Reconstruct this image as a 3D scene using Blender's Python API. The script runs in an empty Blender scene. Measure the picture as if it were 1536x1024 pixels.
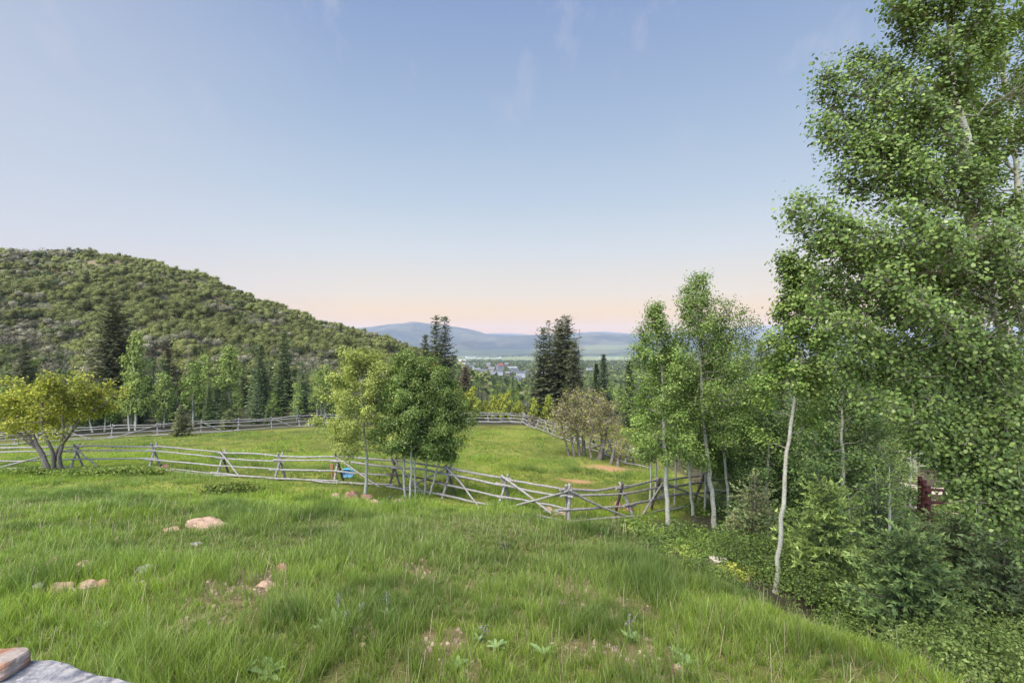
import bpy, math, random
import numpy as np
from mathutils import Vector

R = math.radians
sc = bpy.context.scene
COL = sc.collection
EYE = 4.0
F = 768.0

# ------------------------------------------------------------------ camera, sky, sun
cam_d = bpy.data.cameras.new('camera')
cam_d.lens = 18.0; cam_d.sensor_width = 36.0
cam_d.clip_start = 0.05; cam_d.clip_end = 60000
cam = bpy.data.objects.new('camera', cam_d); COL.objects.link(cam)
cam.location = (0, 0, EYE); cam.rotation_euler = (R(90), 0, 0)
sc.camera = cam
sc.view_settings.view_transform = 'Standard'
sc.view_settings.look = 'None'
EXPO = 1.05
sc.view_settings.exposure = EXPO
sc.view_settings.gamma = 1.0
try:
    sc.cycles.max_bounces = 5; sc.cycles.diffuse_bounces = 3; sc.cycles.transmission_bounces = 3
    sc.cycles.transparent_max_bounces = 4; sc.cycles.volume_bounces = 0
except Exception:
    pass

def lin(c):
    c = np.asarray(c, float) / 255.0
    return tuple(np.where(c <= 0.04045, c / 12.92, ((c + 0.055) / 1.055) ** 2.4))

w = bpy.data.worlds.new('World'); sc.world = w; w.use_nodes = True
nt = w.node_tree; N = nt.nodes; Lk = nt.links
for n in list(N): N.remove(n)
out = N.new('ShaderNodeOutputWorld'); bg = N.new('ShaderNodeBackground')
tc = N.new('ShaderNodeTexCoord'); sx = N.new('ShaderNodeSeparateXYZ')
Lk.new(tc.outputs['Generated'], sx.inputs[0])
def mth(op, a=None, b=None, c=None, clamp=False):
    m = N.new('ShaderNodeMath'); m.operation = op; m.use_clamp = clamp
    for i, v in enumerate((a, b, c)):
        if v is None: continue
        if isinstance(v, (int, float)): m.inputs[i].default_value = v
        else: Lk.new(v, m.inputs[i])
    return m.outputs[0]
ramp = N.new('ShaderNodeValToRGB'); Lk.new(sx.outputs['Z'], ramp.inputs[0])
stops = [(0.0, (255, 186, 76)), (0.028, (255, 198, 104)), (0.055, (253, 214, 150)), (0.09, (238, 223, 200)), (0.17, (214, 220, 224)),
         (0.26, (189, 206, 223)), (0.38, (165, 187, 215)), (0.56, (135, 160, 203)), (0.9, (112, 139, 190))]
cr = ramp.color_ramp
while len(cr.elements) < len(stops): cr.elements.new(0.5)
for e, (p, c) in zip(cr.elements, stops):
    e.position = p; e.color = (*lin(c), 1)
# thin pale veil high on the left and faint wisps overhead
nz = N.new('ShaderNodeTexNoise'); nz.inputs['Scale'].default_value = 2.2; nz.inputs['Detail'].default_value = 5
mp = N.new('ShaderNodeMapping'); mp.inputs['Scale'].default_value = (1, 1, 2.2); mp.inputs['Rotation'].default_value = (0.2, 0.5, 0.3)
Lk.new(tc.outputs['Generated'], mp.inputs[0]); Lk.new(mp.outputs[0], nz.inputs['Vector'])
vl = mth('MULTIPLY_ADD', sx.outputs['X'], -1.6, -0.45, clamp=True)
vl = mth('MULTIPLY', vl, mth('MULTIPLY_ADD', nz.outputs['Fac'], 1.2, 0.0, clamp=True))
wsp = N.new('ShaderNodeTexNoise'); wsp.inputs['Scale'].default_value = 7; wsp.inputs['Detail'].default_value = 7; wsp.inputs['Roughness'].default_value = 0.6
mp2 = N.new('ShaderNodeMapping'); mp2.inputs['Scale'].default_value = (1.6, 0.6, 1.0); mp2.inputs['Rotation'].default_value = (0.0, 0.6, 0.2)
Lk.new(tc.outputs['Generated'], mp2.inputs[0]); Lk.new(mp2.outputs[0], wsp.inputs['Vector'])
ws = mth('MULTIPLY_ADD', wsp.outputs['Fac'], 4.0, -2.15, clamp=True)
ws = mth('MULTIPLY', ws, mth('MULTIPLY_ADD', sx.outputs['Z'], 2.0, -0.55, clamp=True))
fac = mth('ADD', mth('MULTIPLY', vl, 1.2), mth('MULTIPLY', ws, 1.5), clamp=True)
mx = N.new('ShaderNodeMix'); mx.data_type = 'RGBA'
Lk.new(fac, mx.inputs['Factor']); Lk.new(ramp.outputs[0], mx.inputs[6]); mx.inputs[7].default_value = (*lin((200, 204, 220)), 1)
# physical sky, added only on the unseen side behind the viewer to brighten the ground
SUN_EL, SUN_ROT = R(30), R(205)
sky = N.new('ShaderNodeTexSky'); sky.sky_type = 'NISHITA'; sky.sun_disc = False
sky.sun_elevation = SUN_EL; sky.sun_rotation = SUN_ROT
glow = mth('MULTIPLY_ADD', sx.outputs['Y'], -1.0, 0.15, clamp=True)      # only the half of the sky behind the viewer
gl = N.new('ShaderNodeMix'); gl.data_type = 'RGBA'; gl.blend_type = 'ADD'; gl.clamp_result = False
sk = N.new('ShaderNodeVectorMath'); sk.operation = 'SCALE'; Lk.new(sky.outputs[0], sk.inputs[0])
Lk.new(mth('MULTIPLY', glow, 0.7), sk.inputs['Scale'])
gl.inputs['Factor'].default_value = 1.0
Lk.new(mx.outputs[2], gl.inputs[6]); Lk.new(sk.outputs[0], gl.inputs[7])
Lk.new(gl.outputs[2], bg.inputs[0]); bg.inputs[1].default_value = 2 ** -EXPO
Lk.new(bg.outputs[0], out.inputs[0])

sun_d = bpy.data.lights.new('sun', 'SUN'); sun_d.energy = 3.8; sun_d.angle = R(55); sun_d.color = (1.0, 0.92, 0.76)
sun = bpy.data.objects.new('sun', sun_d); COL.objects.link(sun)
# light comes from behind and to the left of the viewer
sd = Vector((-0.45, -0.55, 1.05)).normalized()
sun.rotation_euler = sd.to_track_quat('Z', 'Y').to_euler()
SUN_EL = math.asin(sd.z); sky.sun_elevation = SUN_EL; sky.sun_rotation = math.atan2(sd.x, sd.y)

# ------------------------------------------------------------------ helpers
def rg(seed): return np.random.default_rng(seed)

def W(px, py, Y):
    return np.array([(px - 768) / F * Y, Y, EYE - (py - 512) / F * Y], float)

def _hash(ix, iy, seed):
    n = (ix.astype(np.int64) * 374761393 + iy.astype(np.int64) * 668265263 + seed * 982451653) & 0xffffffff
    n = ((n ^ (n >> 13)) * 1274126177) & 0xffffffff
    return ((n ^ (n >> 16)) & 0xffff) / 65535.0
def noise(x, y, seed=0):
    x = np.asarray(x, float); y = np.asarray(y, float)
    ix = np.floor(x); iy = np.floor(y); fx = x - ix; fy = y - iy
    fx = fx * fx * (3 - 2 * fx); fy = fy * fy * (3 - 2 * fy)
    a = _hash(ix, iy, seed); b = _hash(ix + 1, iy, seed); c = _hash(ix, iy + 1, seed); d = _hash(ix + 1, iy + 1, seed)
    return (a * (1 - fx) + b * fx) * (1 - fy) + (c * (1 - fx) + d * fx) * fy
def fbm(x, y, seed=0, o=4, g=0.5):
    s = 0; a = 1; t = 0
    for k in range(o):
        s = s + a * noise(np.asarray(x) * 2 ** k + 17.3 * k, np.asarray(y) * 2 ** k - 9.1 * k, seed + k); t += a; a *= g
    return s / t

class Geo:
    def __init__(s): s.V = []; s.C = []; s.U = []; s.L = []; s.T = []; s.n = 0
    def add(s, v, f, c=(1, 1, 1), u=None):
        v = np.asarray(v, float).reshape(-1, 3); f = np.asarray(f, np.int64)
        c = np.asarray(c, float)
        if c.ndim == 1: c = np.broadcast_to(c, (len(v), 3))
        s.V.append(v); s.C.append(c); s.U.append(np.zeros((len(v), 3)) if u is None else u)
        s.L.append((f + s.n).ravel()); s.T.append(np.full(len(f), f.shape[1])); s.n += len(v)
    def mesh(s, name, loc=(0, 0, 0), smooth=False):
        v = np.concatenate(s.V) - np.asarray(loc, float); c = np.concatenate(s.C); u = np.concatenate(s.U)
        l = np.concatenate(s.L); t = np.concatenate(s.T)
        me = bpy.data.meshes.new(name)
        me.vertices.add(len(v)); me.vertices.foreach_set('co', v.astype(np.float32).ravel())
        me.loops.add(len(l)); me.loops.foreach_set('vertex_index', l.astype(np.int32))
        me.polygons.add(len(t)); me.polygons.foreach_set('loop_start', np.concatenate([[0], np.cumsum(t)[:-1]]).astype(np.int32))
        try: me.polygons.foreach_set('loop_total', t.astype(np.int32))
        except Exception: pass
        a = me.attributes.new('col', 'FLOAT_COLOR', 'POINT')
        a.data.foreach_set('color', np.concatenate([c, np.ones((len(c), 1))], 1).astype(np.float32).ravel())
        if np.any(u):
            a = me.attributes.new('uvm', 'FLOAT_VECTOR', 'POINT'); a.data.foreach_set('vector', u.astype(np.float32).ravel())
        me.polygons.foreach_set('use_smooth', np.full(len(t), bool(smooth)))
        me.update(calc_edges=True)
        return me
    def build(s, name, mat, parent=None, loc=(0, 0, 0), smooth=False):
        """verts are in world space; loc = origin of the object (or of its parent)"""
        me = s.mesh(name, loc, smooth); me.materials.append(mat)
        o = bpy.data.objects.new(name, me); COL.objects.link(o)
        if parent is not None: o.parent = parent
        else: o.location = loc
        return o

def tag(o, label=None, cat=None, group=None, kind=None):
    if label: o['label'] = label
    if cat: o['category'] = cat
    if group: o['group'] = group
    if kind: o['kind'] = kind
    return o
def empty(name, loc, label=None, cat=None, group=None):
    o = bpy.data.objects.new(name, None); COL.objects.link(o); o.location = loc; o.empty_display_size = 0.2
    return tag(o, label, cat, group)
CHILD = {}
def kids(o):
    return CHILD.setdefault(o.name, [c for c in COL.objects if c.parent == o])
def dup(root, loc, rz=0, s=1.0, label=None, group=None, sz=None):
    r = root.copy(); COL.objects.link(r); r.location = loc; r.rotation_euler = (0, 0, rz); r.scale = (s, s, s if sz is None else sz)
    if label: r['label'] = label
    if group: r['group'] = group
    for ch in kids(root):
        c = ch.copy(); COL.objects.link(c); c.parent = r
        for g in kids(ch):
            d = g.copy(); COL.objects.link(d); d.parent = c
    return r

# ------------------------------------------------------------------ materials
def newmat(name):
    m = bpy.data.materials.new(name); m.use_nodes = True
    t = m.node_tree; b = t.nodes['Principled BSDF']
    return m, t, b
def nnoise(t, scale, detail=4, rough=0.55, vec=None, dist=0):
    n = t.nodes.new('ShaderNodeTexNoise'); n.inputs['Scale'].default_value = scale
    n.inputs['Detail'].default_value = detail; n.inputs['Roughness'].default_value = rough; n.inputs['Distortion'].default_value = dist
    if vec is not None: t.links.new(vec, n.inputs['Vector'])
    return n.outputs['Fac']
def nramp(t, fac, stops):
    r = t.nodes.new('ShaderNodeValToRGB'); e = r.color_ramp.elements
    while len(e) < len(stops): e.new(0.5)
    for a, (p, c) in zip(e, stops):
        a.position = p; a.color = (*c, 1) if len(c) == 3 else c
    t.links.new(fac, r.inputs[0]); return r.outputs[0]
def nmix(t, fac, a, b, mode='MIX'):
    m = t.nodes.new('ShaderNodeMix'); m.data_type = 'RGBA'; m.blend_type = mode
    for s, v in ((m.inputs['Factor'], fac), (m.inputs[6], a), (m.inputs[7], b)):
        if hasattr(v, 'is_linked') or isinstance(v, bpy.types.NodeSocket): t.links.new(v, s)
        elif isinstance(v, (int, float)): s.default_value = v
        else: s.default_value = (*v, 1)
    return m.outputs[2]
def nbump(t, b, h, strength=0.4, dist=0.02):
    n = t.nodes.new('ShaderNodeBump'); n.inputs['Strength'].default_value = strength; n.inputs['Distance'].default_value = dist
    t.links.new(h, n.inputs['Height']); t.links.new(n.outputs[0], b.inputs['Normal'])
def ncoord(t, which='Object', scale=None):
    c = t.nodes.new('ShaderNodeTexCoord').outputs[which]
    if scale is not None:
        m = t.nodes.new('ShaderNodeMapping'); m.inputs['Scale'].default_value = scale; t.links.new(c, m.inputs[0]); return m.outputs[0]
    return c
def nattr(t, name='col'):
    a = t.nodes.new('ShaderNodeAttribute'); a.attribute_name = name; return a
def leafmat(name, transl=0.3, rough=0.55, spec=0.35, nscale=1.5, amp=0.35, tint=(1, 1, 1)):
    m, t, b = newmat(name)
    a = nattr(t).outputs['Color']
    f = nnoise(t, nscale, 3)
    v = nramp(t, f, [(0.3, (1 - amp,) * 3), (0.7, (1 + amp * 0.6,) * 3)])
    c = nmix(t, 1.0, nmix(t, 1.0, a, v, 'MULTIPLY'), tint, 'MULTIPLY')
    t.links.new(c, b.inputs['Base Color']); b.inputs['Roughness'].default_value = rough
    b.inputs['Specular IOR Level'].default_value = spec
    tr = t.nodes.new('ShaderNodeBsdfTranslucent')
    t.links.new(nmix(t, 1.0, c, (1.1, 1.25, 0.6), 'MULTIPLY'), tr.inputs['Color'])
    ms = t.nodes.new('ShaderNodeMixShader'); ms.inputs[0].default_value = transl
    t.links.new(b.outputs[0], ms.inputs[1]); t.links.new(tr.outputs[0], ms.inputs[2])
    t.links.new(ms.outputs[0], t.nodes['Material Output'].inputs['Surface'])
    return m
M_LEAF = leafmat('leaf_fine', 0.32, 0.6, 0.22, tint=(1.35, 1.22, 1.15))
M_FAR = leafmat('leaf_far', 0.2, 0.75, 0.15, 0.35, tint=(1.3, 1.2, 1.1))
M_NEEDLE = leafmat('needles', 0.15, 0.6, 0.3, tint=(1.3, 1.25, 1.15))
M_GRASS = leafmat('grass_blades', 0.38, 0.5, 0.35, 0.8, 0.2)
M_PLANT = leafmat('broad_leaf', 0.2, 0.6, 0.3)

def barkmat(name, c1, c2, scar=None, bump=0.5):
    m, t, b = newmat(name)
    uv = nattr(t, 'uvm').outputs['Vector']
    mp = t.nodes.new('ShaderNodeMapping'); mp.inputs['Scale'].default_value = (1.0, 3.0, 1.0) if scar else (4, 0.6, 1); t.links.new(uv, mp.inputs[0])
    f = nnoise(t, 6, 5, 0.6, ncoord(t))
    c = nramp(t, f, [(0.3, c1), (0.7, c2)])
    g = nnoise(t, 4, 6, 0.7, mp.outputs[0], 0.3)
    if scar:
        k = nramp(t, g, [(0.545, (0, 0, 0)), (0.62, (1, 1, 1))])
        c = nmix(t, k, c, scar)
    else:
        c = nmix(t, nramp(t, g, [(0.35, (1, 1, 1)), (0.6, (0, 0, 0))]), c, tuple(x * 0.45 for x in c1))
    t.links.new(c, b.inputs['Base Color']); b.inputs['Roughness'].default_value = 0.85; b.inputs['Specular IOR Level'].default_value = 0.15
    nbump(t, b, g, bump, 0.01)
    return m
M_ASPEN = barkmat('aspen_bark', (0.25, 0.245, 0.19), (0.36, 0.355, 0.29), (0.07, 0.065, 0.055), 0.3)
M_TWIG = barkmat('aspen_twigs', (0.20, 0.18, 0.14), (0.36, 0.34, 0.27))
M_BARK = barkmat('conifer_bark', (0.10, 0.075, 0.055), (0.20, 0.16, 0.13))
M_GREYB = barkmat('grey_bark', (0.13, 0.105, 0.085), (0.23, 0.20, 0.175))
M_WOOD = barkmat('weathered_rail', (0.20, 0.185, 0.17), (0.34, 0.32, 0.305), None, 0.6)
M_WOODD = barkmat('brown_pole', (0.08, 0.06, 0.045), (0.16, 0.13, 0.11), None, 0.6)
M_RED = barkmat('red_stained_wood', (0.035, 0.012, 0.011), (0.065, 0.022, 0.02))
def flat(name, c, rough=0.6, amp=0.15, sc_=5):
    m, t, b = newmat(name)
    f = nnoise(t, sc_, 5)
    t.links.new(nramp(t, f, [(0.3, tuple(x * (1 - amp) for x in c)), (0.7, tuple(min(1, x * (1 + amp)) for x in c))]), b.inputs['Base Color'])
    b.inputs['Roughness'].default_value = rough; return m
def rockmat(name, c1, c2, c3):
    m, t, b = newmat(name)
    f = nnoise(t, 5, 8, 0.65, ncoord(t)); g = nnoise(t, 1.7, 4, 0.6, ncoord(t), 0.6)
    c = nramp(t, f, [(0.32, c1), (0.62, c2)])
    c = nmix(t, nramp(t, g, [(0.48, (0, 0, 0)), (0.62, (1, 1, 1))]), c, c3)
    t.links.new(c, b.inputs['Base Color']); b.inputs['Roughness'].default_value = 0.9; b.inputs['Specular IOR Level'].default_value = 0.2
    nbump(t, b, f, 0.7, 0.03); return m
M_ROCK = rockmat('pink_tan_rock', (0.20, 0.13, 0.09), (0.36, 0.25, 0.18), (0.28, 0.20, 0.15))
M_ROCKR = rockmat('reddish_rock', (0.16, 0.08, 0.055), (0.28, 0.15, 0.11), (0.25, 0.17, 0.14))
M_ROCKG = rockmat('grey_rock', (0.16, 0.15, 0.15), (0.28, 0.26, 0.25), (0.24, 0.19, 0.16))

# ------------------------------------------------------------------ ground height
S6 = 6.0
def uv_of(X, Y): return X / (Y + S6), np.log(np.maximum(Y + S6, 0.3))
ctrl = []   # (X, Y, d below eye)
def cp(px, py, Y): ctrl.append(((px - 768) / F * Y, Y, (py - 512) / F * Y))
for X, Y, d in [(-8, -4, 3.2), (0, -4, 3.3), (8, -4, 4.0), (-6, 1, 3.3), (0, 1, 3.35), (4, 1, 3.5), (9, 1, 4.8), (0, 3, 3.45), (-4, 3, 3.45), (4, 3, 3.6), (8, 3, 4.9), (16, 3, 6), (-16, 3, 3.6)]:
    ctrl.append((X, Y, d))
for p in [(0, 1012, 5.5), (768, 1024, 5.5), (1200, 1030, 5.5), (-400, 1012, 5.5), (1700, 1190, 5.5), (2100, 1290, 5.5),
          (0, 882, 8), (400, 900, 8), (768, 900, 8.5), (1100, 893, 9), (1150, 906, 9.2), (1000, 905, 8.2), (1165, 893, 11), (1300, 968, 7), (1300, 976, 9),
          (1420, 1024, 6), (1440, 1022, 8), (1355, 962, 9.5), (1240, 890, 11.5), (1500, 955, 10.5), (1600, 1000, 9), (1100, 835, 13.5), (1072, 802, 16), (1000, 790, 16.5),
          (1450, 830, 16), (1300, 800, 20), (1394, 791, 18.5), (1372, 768, 22), (1400, 742, 30), (1390, 716, 36), (1400, 690, 43), (1600, 850, 15), (2000, 830, 16), (2000, 720, 36),
          (1000, 838, 12.5), (900, 792, 15.2), (852, 785, 17), (768, 850, 10.5), (768, 800, 14), (768, 765, 18), (936, 776, 18.6), (990, 766, 19.8), (1055, 757, 21),
          (400, 800, 13), (400, 740, 20), (420, 718, 24.5), (0, 800, 12), (0, 732, 21), (0, 706, 27), (-500, 800, 12), (-500, 706, 27), (600, 752, 20), (592, 729, 22.8),
          (673, 745, 21), (757, 760, 19.2), (334, 712, 25.5), (230, 703, 26.5), (115, 704, 27),
          (0, 685, 36), (0, 668, 45), (100, 660, 47), (250, 653, 49), (490, 640, 55), (700, 633, 63), (780, 633, 66), (400, 680, 34), (600, 690, 32), (768, 700, 30),
          (768, 665, 45), (870, 684, 37), (930, 702, 34), (960, 690, 38), (850, 655, 50), (1000, 735, 24), (1050, 700, 34), (1200, 720, 30), (1536, 710, 36), (1536, 680, 45),
          (-600, 685, 36), (-600, 668, 45),
          (0, 655, 55), (250, 640, 60), (490, 628, 66), (0, 625, 75), (250, 618, 80), (490, 612, 85), (-600, 640, 65),
          (0, 588, 95), (100, 562, 110), (250, 572, 110), (400, 587, 110), (550, 604, 110), (-600, 570, 110),
          (0, 500, 150), (150, 495, 155), (300, 510, 155), (450, 540, 160), (580, 572, 160), (-600, 500, 150),
          (0, 440, 190), (150, 440, 195), (300, 465, 195), (420, 492, 200), (560, 532, 200), (-600, 440, 190),
          (-600, 388, 240), (-300, 380, 240), (0, 378, 240), (130, 387, 240), (200, 397, 240), (300, 421, 240), (400, 461, 240), (450, 480, 240), (540, 503, 240), (600, 523, 240), (660, 546, 240),
          (-600, 440, 330), (-300, 440, 330), (0, 440, 330), (200, 450, 330), (400, 490, 330), (600, 560, 330),
          (768, 628, 80), (700, 620, 90), (850, 622, 90), (950, 622, 80), (768, 614, 130), (700, 602, 160), (768, 600, 200), (768, 582, 400), (660, 565, 400), (400, 555, 500), (0, 540, 500), (-600, 540, 500),
          (1100, 640, 60), (1300, 640, 60), (1536, 640, 60), (1100, 612, 120), (1536, 612, 120), (1100, 592, 250), (1536, 588, 250), (2100, 640, 60), (2100, 600, 200), (1100, 576, 450), (1536, 574, 450)]:
    cp(*p)
for px in (-600, 0, 400, 768, 1100, 1536, 2100):
    for py, Y in ((559, 800), (550, 1300), (541, 2500), (534, 4500), (530, 7000), (526, 14000)): cp(px, py, Y)
ctrl = np.array(ctrl)
CU, CV = uv_of(ctrl[:, 0], ctrl[:, 1]); CU = CU * 2.2
CG = ctrl[:, 2] / (ctrl[:, 1] + S6)
def _k(r): return np.where(r > 1e-9, r * r * np.log(np.maximum(r, 1e-9)), 0)
n_ = len(CU)
A = np.zeros((n_ + 3, n_ + 3)); A[:n_, :n_] = _k(np.hypot(CU[:, None] - CU, CV[:, None] - CV)) + np.eye(n_) * 4e-4
P = np.stack([np.ones(n_), CU, CV], 1); A[:n_, n_:] = P; A[n_:, :n_] = P.T
TW = np.linalg.solve(A, np.concatenate([CG, np.zeros(3)]))
def ground(X, Y, detail=True):
    X = np.asarray(X, float); Y = np.asarray(Y, float); sh = np.broadcast(X, Y).shape
    X = np.broadcast_to(X, sh).ravel(); Y = np.broadcast_to(Y, sh).ravel()
    res = np.empty(len(X))
    for i in range(0, len(X), 20000):
        x = X[i:i + 20000]; y = Y[i:i + 20000]
        u, v = uv_of(x, y); u = u * 2.2
        g = _k(np.hypot(u[:, None] - CU, v[:, None] - CV)) @ TW[:n_] + TW[n_] + TW[n_ + 1] * u + TW[n_ + 2] * v
        res[i:i + 20000] = EYE - g * (y + S6)
    if detail:
        near = np.clip((Y - 2) / 10, 0, 1)
        res = res + (fbm(X * 0.6, Y * 0.6, 3, 3) - 0.5) * 0.22 * near * np.clip((40 - Y) / 15, 0.25, 1)
        hill = np.clip((Y - 85) / 60, 0, 1) * np.clip((900 - Y) / 300, 0, 1)
        res = res + (fbm(X * 0.05, Y * 0.05, 9, 4) - 0.5) * 7 * hill
    return res.reshape(sh)
def G(px, Y):
    """point of the ground at depth Y in the photo's column px"""
    X = (px - 768) / F * Y
    return np.array([X, Y, float(ground(np.array([X]), np.array([Y]))[0])])
_YS = np.exp(np.linspace(math.log(3), math.log(400), 700))
def hit(px, py):
    """where the line of sight through (px, py) meets the ground"""
    X = (px - 768) / F * _YS; z = ground(X, _YS); zr = EYE - (py - 512) / F * _YS
    k = np.nonzero(zr <= z)[0]
    i = k[0] if len(k) else len(_YS) - 1
    return np.array([X[i], _YS[i], z[i]])

us = np.linspace(-2.6, 2.6, 620); vs = np.concatenate([np.linspace(math.log(2.2), math.log(360), 420), np.linspace(math.log(360), math.log(14000), 110)[1:]])
UU, VV = np.meshgrid(us, vs); YY = np.exp(VV) - S6; XX = UU * (YY + S6)
ZZ = ground(XX, YY)
def pix(X, Y, Z):
    return 768 + F * X / np.maximum(Y, 0.1), 512 + F * (EYE - Z) / np.maximum(Y, 0.1)
PX, PY = pix(XX, YY, ZZ)

# bare soil patches of the near slope, (px, py, radius in m)
BARE = [(615, 850, .55), (600, 838, .35), (370, 880, .65), (345, 890, .5), (405, 872, .4), (640, 862, .3), (845, 880, .55), (875, 892, .45), (820, 905, .3), (655, 965, .35), (960, 985, .4),
        (870, 975, .25), (990, 1000, .3), (300, 930, .3), (270, 955, .2), (540, 955, .25), (250, 870, .3), (95, 855, .4), (700, 1010, .2), (940, 905, .3)]
BAREW = np.array([[*hit(a, b)[:2], r] for a, b, r in BARE])
def bare(X, Y):
    m = np.zeros(np.shape(X))
    wob = fbm(np.asarray(X) * 1.8, np.asarray(Y) * 1.8, 40, 3)
    for x, y, r in BAREW:
        d = np.hypot(X - x, (Y - y) * 0.8) / (r * (0.5 + 1.1 * wob))
        m = np.maximum(m, np.clip(1.6 - d, 0, 1))
    return m
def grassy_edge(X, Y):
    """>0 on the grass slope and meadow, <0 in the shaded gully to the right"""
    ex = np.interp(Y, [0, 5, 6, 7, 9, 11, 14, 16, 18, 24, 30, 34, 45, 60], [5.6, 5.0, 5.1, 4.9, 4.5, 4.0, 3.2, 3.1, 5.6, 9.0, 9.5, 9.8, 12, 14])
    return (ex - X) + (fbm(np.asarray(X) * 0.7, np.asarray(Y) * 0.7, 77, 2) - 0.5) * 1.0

# colour of the ground itself
g_soil = np.array([0.17, 0.115, 0.08]); g_turf = np.array([0.115, 0.16, 0.035]); g_dark = np.array([0.035, 0.035, 0.022]); g_hill = np.array([0.075, 0.075, 0.045]); g_red = np.array([0.30, 0.17, 0.10])
def lerp(a, b, t): return a * (1 - t[..., None]) + b * t[..., None]
nz1 = fbm(XX * 0.35, YY * 0.35, 5, 4)
C = np.broadcast_to(g_turf, XX.shape + (3,)).copy()
C = C * np.array([1.45, 1.1, 1.1]); C = lerp(C, g_turf * 0.62 * np.array([1.3, 1, 1]), np.clip(nz1 * 3 - 1.2, 0, 1))
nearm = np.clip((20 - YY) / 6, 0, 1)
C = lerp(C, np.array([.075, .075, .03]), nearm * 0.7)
C = lerp(C, g_soil * 1.0, bare(XX, YY) * .9)
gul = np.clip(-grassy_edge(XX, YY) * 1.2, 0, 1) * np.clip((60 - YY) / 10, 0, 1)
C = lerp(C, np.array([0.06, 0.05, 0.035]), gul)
# worn red earth in the meadow by the oaks
for (a, b, rx, ry) in [(925, 704, 1.9, 1.1), (893, 702, 1.0, 0.6), (868, 722, .9, .5), (868, 735, .8, .4)]:
    p = hit(a, b); d = np.hypot((XX - p[0]) / rx, (YY - p[1]) / ry) / (0.5 + fbm(XX, YY, 8, 3))
    C = lerp(C, g_red, np.clip(1.5 - d, 0, 1) * 0.85)
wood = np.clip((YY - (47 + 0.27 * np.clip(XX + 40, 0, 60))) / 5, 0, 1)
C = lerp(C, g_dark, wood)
hillm = np.clip((660 - PX) / 30, 0, 1) * np.clip((YY - 88) / 12, 0, 1) * np.clip((420 - YY) / 60, 0, 1)
hc = lerp(np.broadcast_to(g_hill, C.shape), np.array([0.20, 0.135, 0.10]), np.clip(fbm(XX * 0.06, YY * 0.06, 21, 4) * 4 - 2.3, 0, 1))
hc = lerp(hc, np.array([0.10, 0.12, 0.05]), np.clip(fbm(XX * 0.13, YY * 0.13, 33, 4) * 4 - 1.9, 0, 1))
C = C * (1 - hillm[..., None]) + hc * hillm[..., None]
farm = np.clip((YY - 380) / 120, 0, 1)
fn = fbm(XX * 0.004, YY * 0.0025, 51, 5)
fc = lerp(np.broadcast_to(np.array([0.045, 0.065, 0.03]), C.shape), np.array([0.13, 0.16, 0.06]), np.clip(fn * 5 - 2.3, 0, 1))
field = np.clip(1 - np.abs(PY - 538) / 5.0, 0, 1) ** 0.3 * np.clip((YY - 1800) / 300, 0, 1) * (PX > 560)
field = field * np.clip(fbm(XX * 0.0012, YY * 0.002, 61, 3) * 6 - 1.9, 0, 1)
fc = lerp(fc, np.array([0.17, 0.19, 0.10]), field)
C = C * (1 - farm[..., None]) + fc * farm[..., None]

def ground_mat():
    m, t, b = newmat('ground_surface')
    a = nattr(t).outputs['Color']
    f = nnoise(t, 9, 8, 0.7); g = nnoise(t, 0.9, 5, 0.6); h = nnoise(t, 45, 4, 0.6)
    c = nmix(t, 1.0, a, nramp(t, f, [(0.3, (0.55, 0.55, 0.55)), (0.5, (1, 1, 1)), (0.72, (1.55, 1.5, 1.45))]), 'MULTIPLY')
    c = nmix(t, 1.0, c, nramp(t, g, [(0.3, (0.75, 0.78, 0.72)), (0.7, (1.25, 1.22, 1.2))]), 'MULTIPLY')
    t.links.new(c, b.inputs['Base Color']); b.inputs['Roughness'].default_value = 0.95; b.inputs['Specular IOR Level'].default_value = 0.1
    nbump(t, b, h, 0.6, 0.03); return m
M_GROUND = ground_mat()
nr, ncl = XX.shape
idx = np.arange(nr * ncl).reshape(nr, ncl)
FA = np.stack([idx[:-1, :-1], idx[:-1, 1:], idx[1:, 1:], idx[1:, :-1]], -1)
Yc = YY[:-1, :-1]; PXc = PX[:-1, :-1]
sel_hill = (Yc > 92) & (Yc < 420) & (PXc < 690)
sel_val = (Yc >= 420)
def sub_mesh(name, sel):
    f = FA[sel]; u_, inv = np.unique(f.ravel(), return_inverse=True)
    g = Geo(); V = np.stack([XX, YY, ZZ], -1).reshape(-1, 3)[u_]
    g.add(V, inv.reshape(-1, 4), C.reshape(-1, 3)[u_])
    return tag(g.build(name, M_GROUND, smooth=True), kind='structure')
sub_mesh('ground', ~(sel_hill | sel_val)); sub_mesh('hillside', sel_hill); sub_mesh('valley', sel_val)

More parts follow.
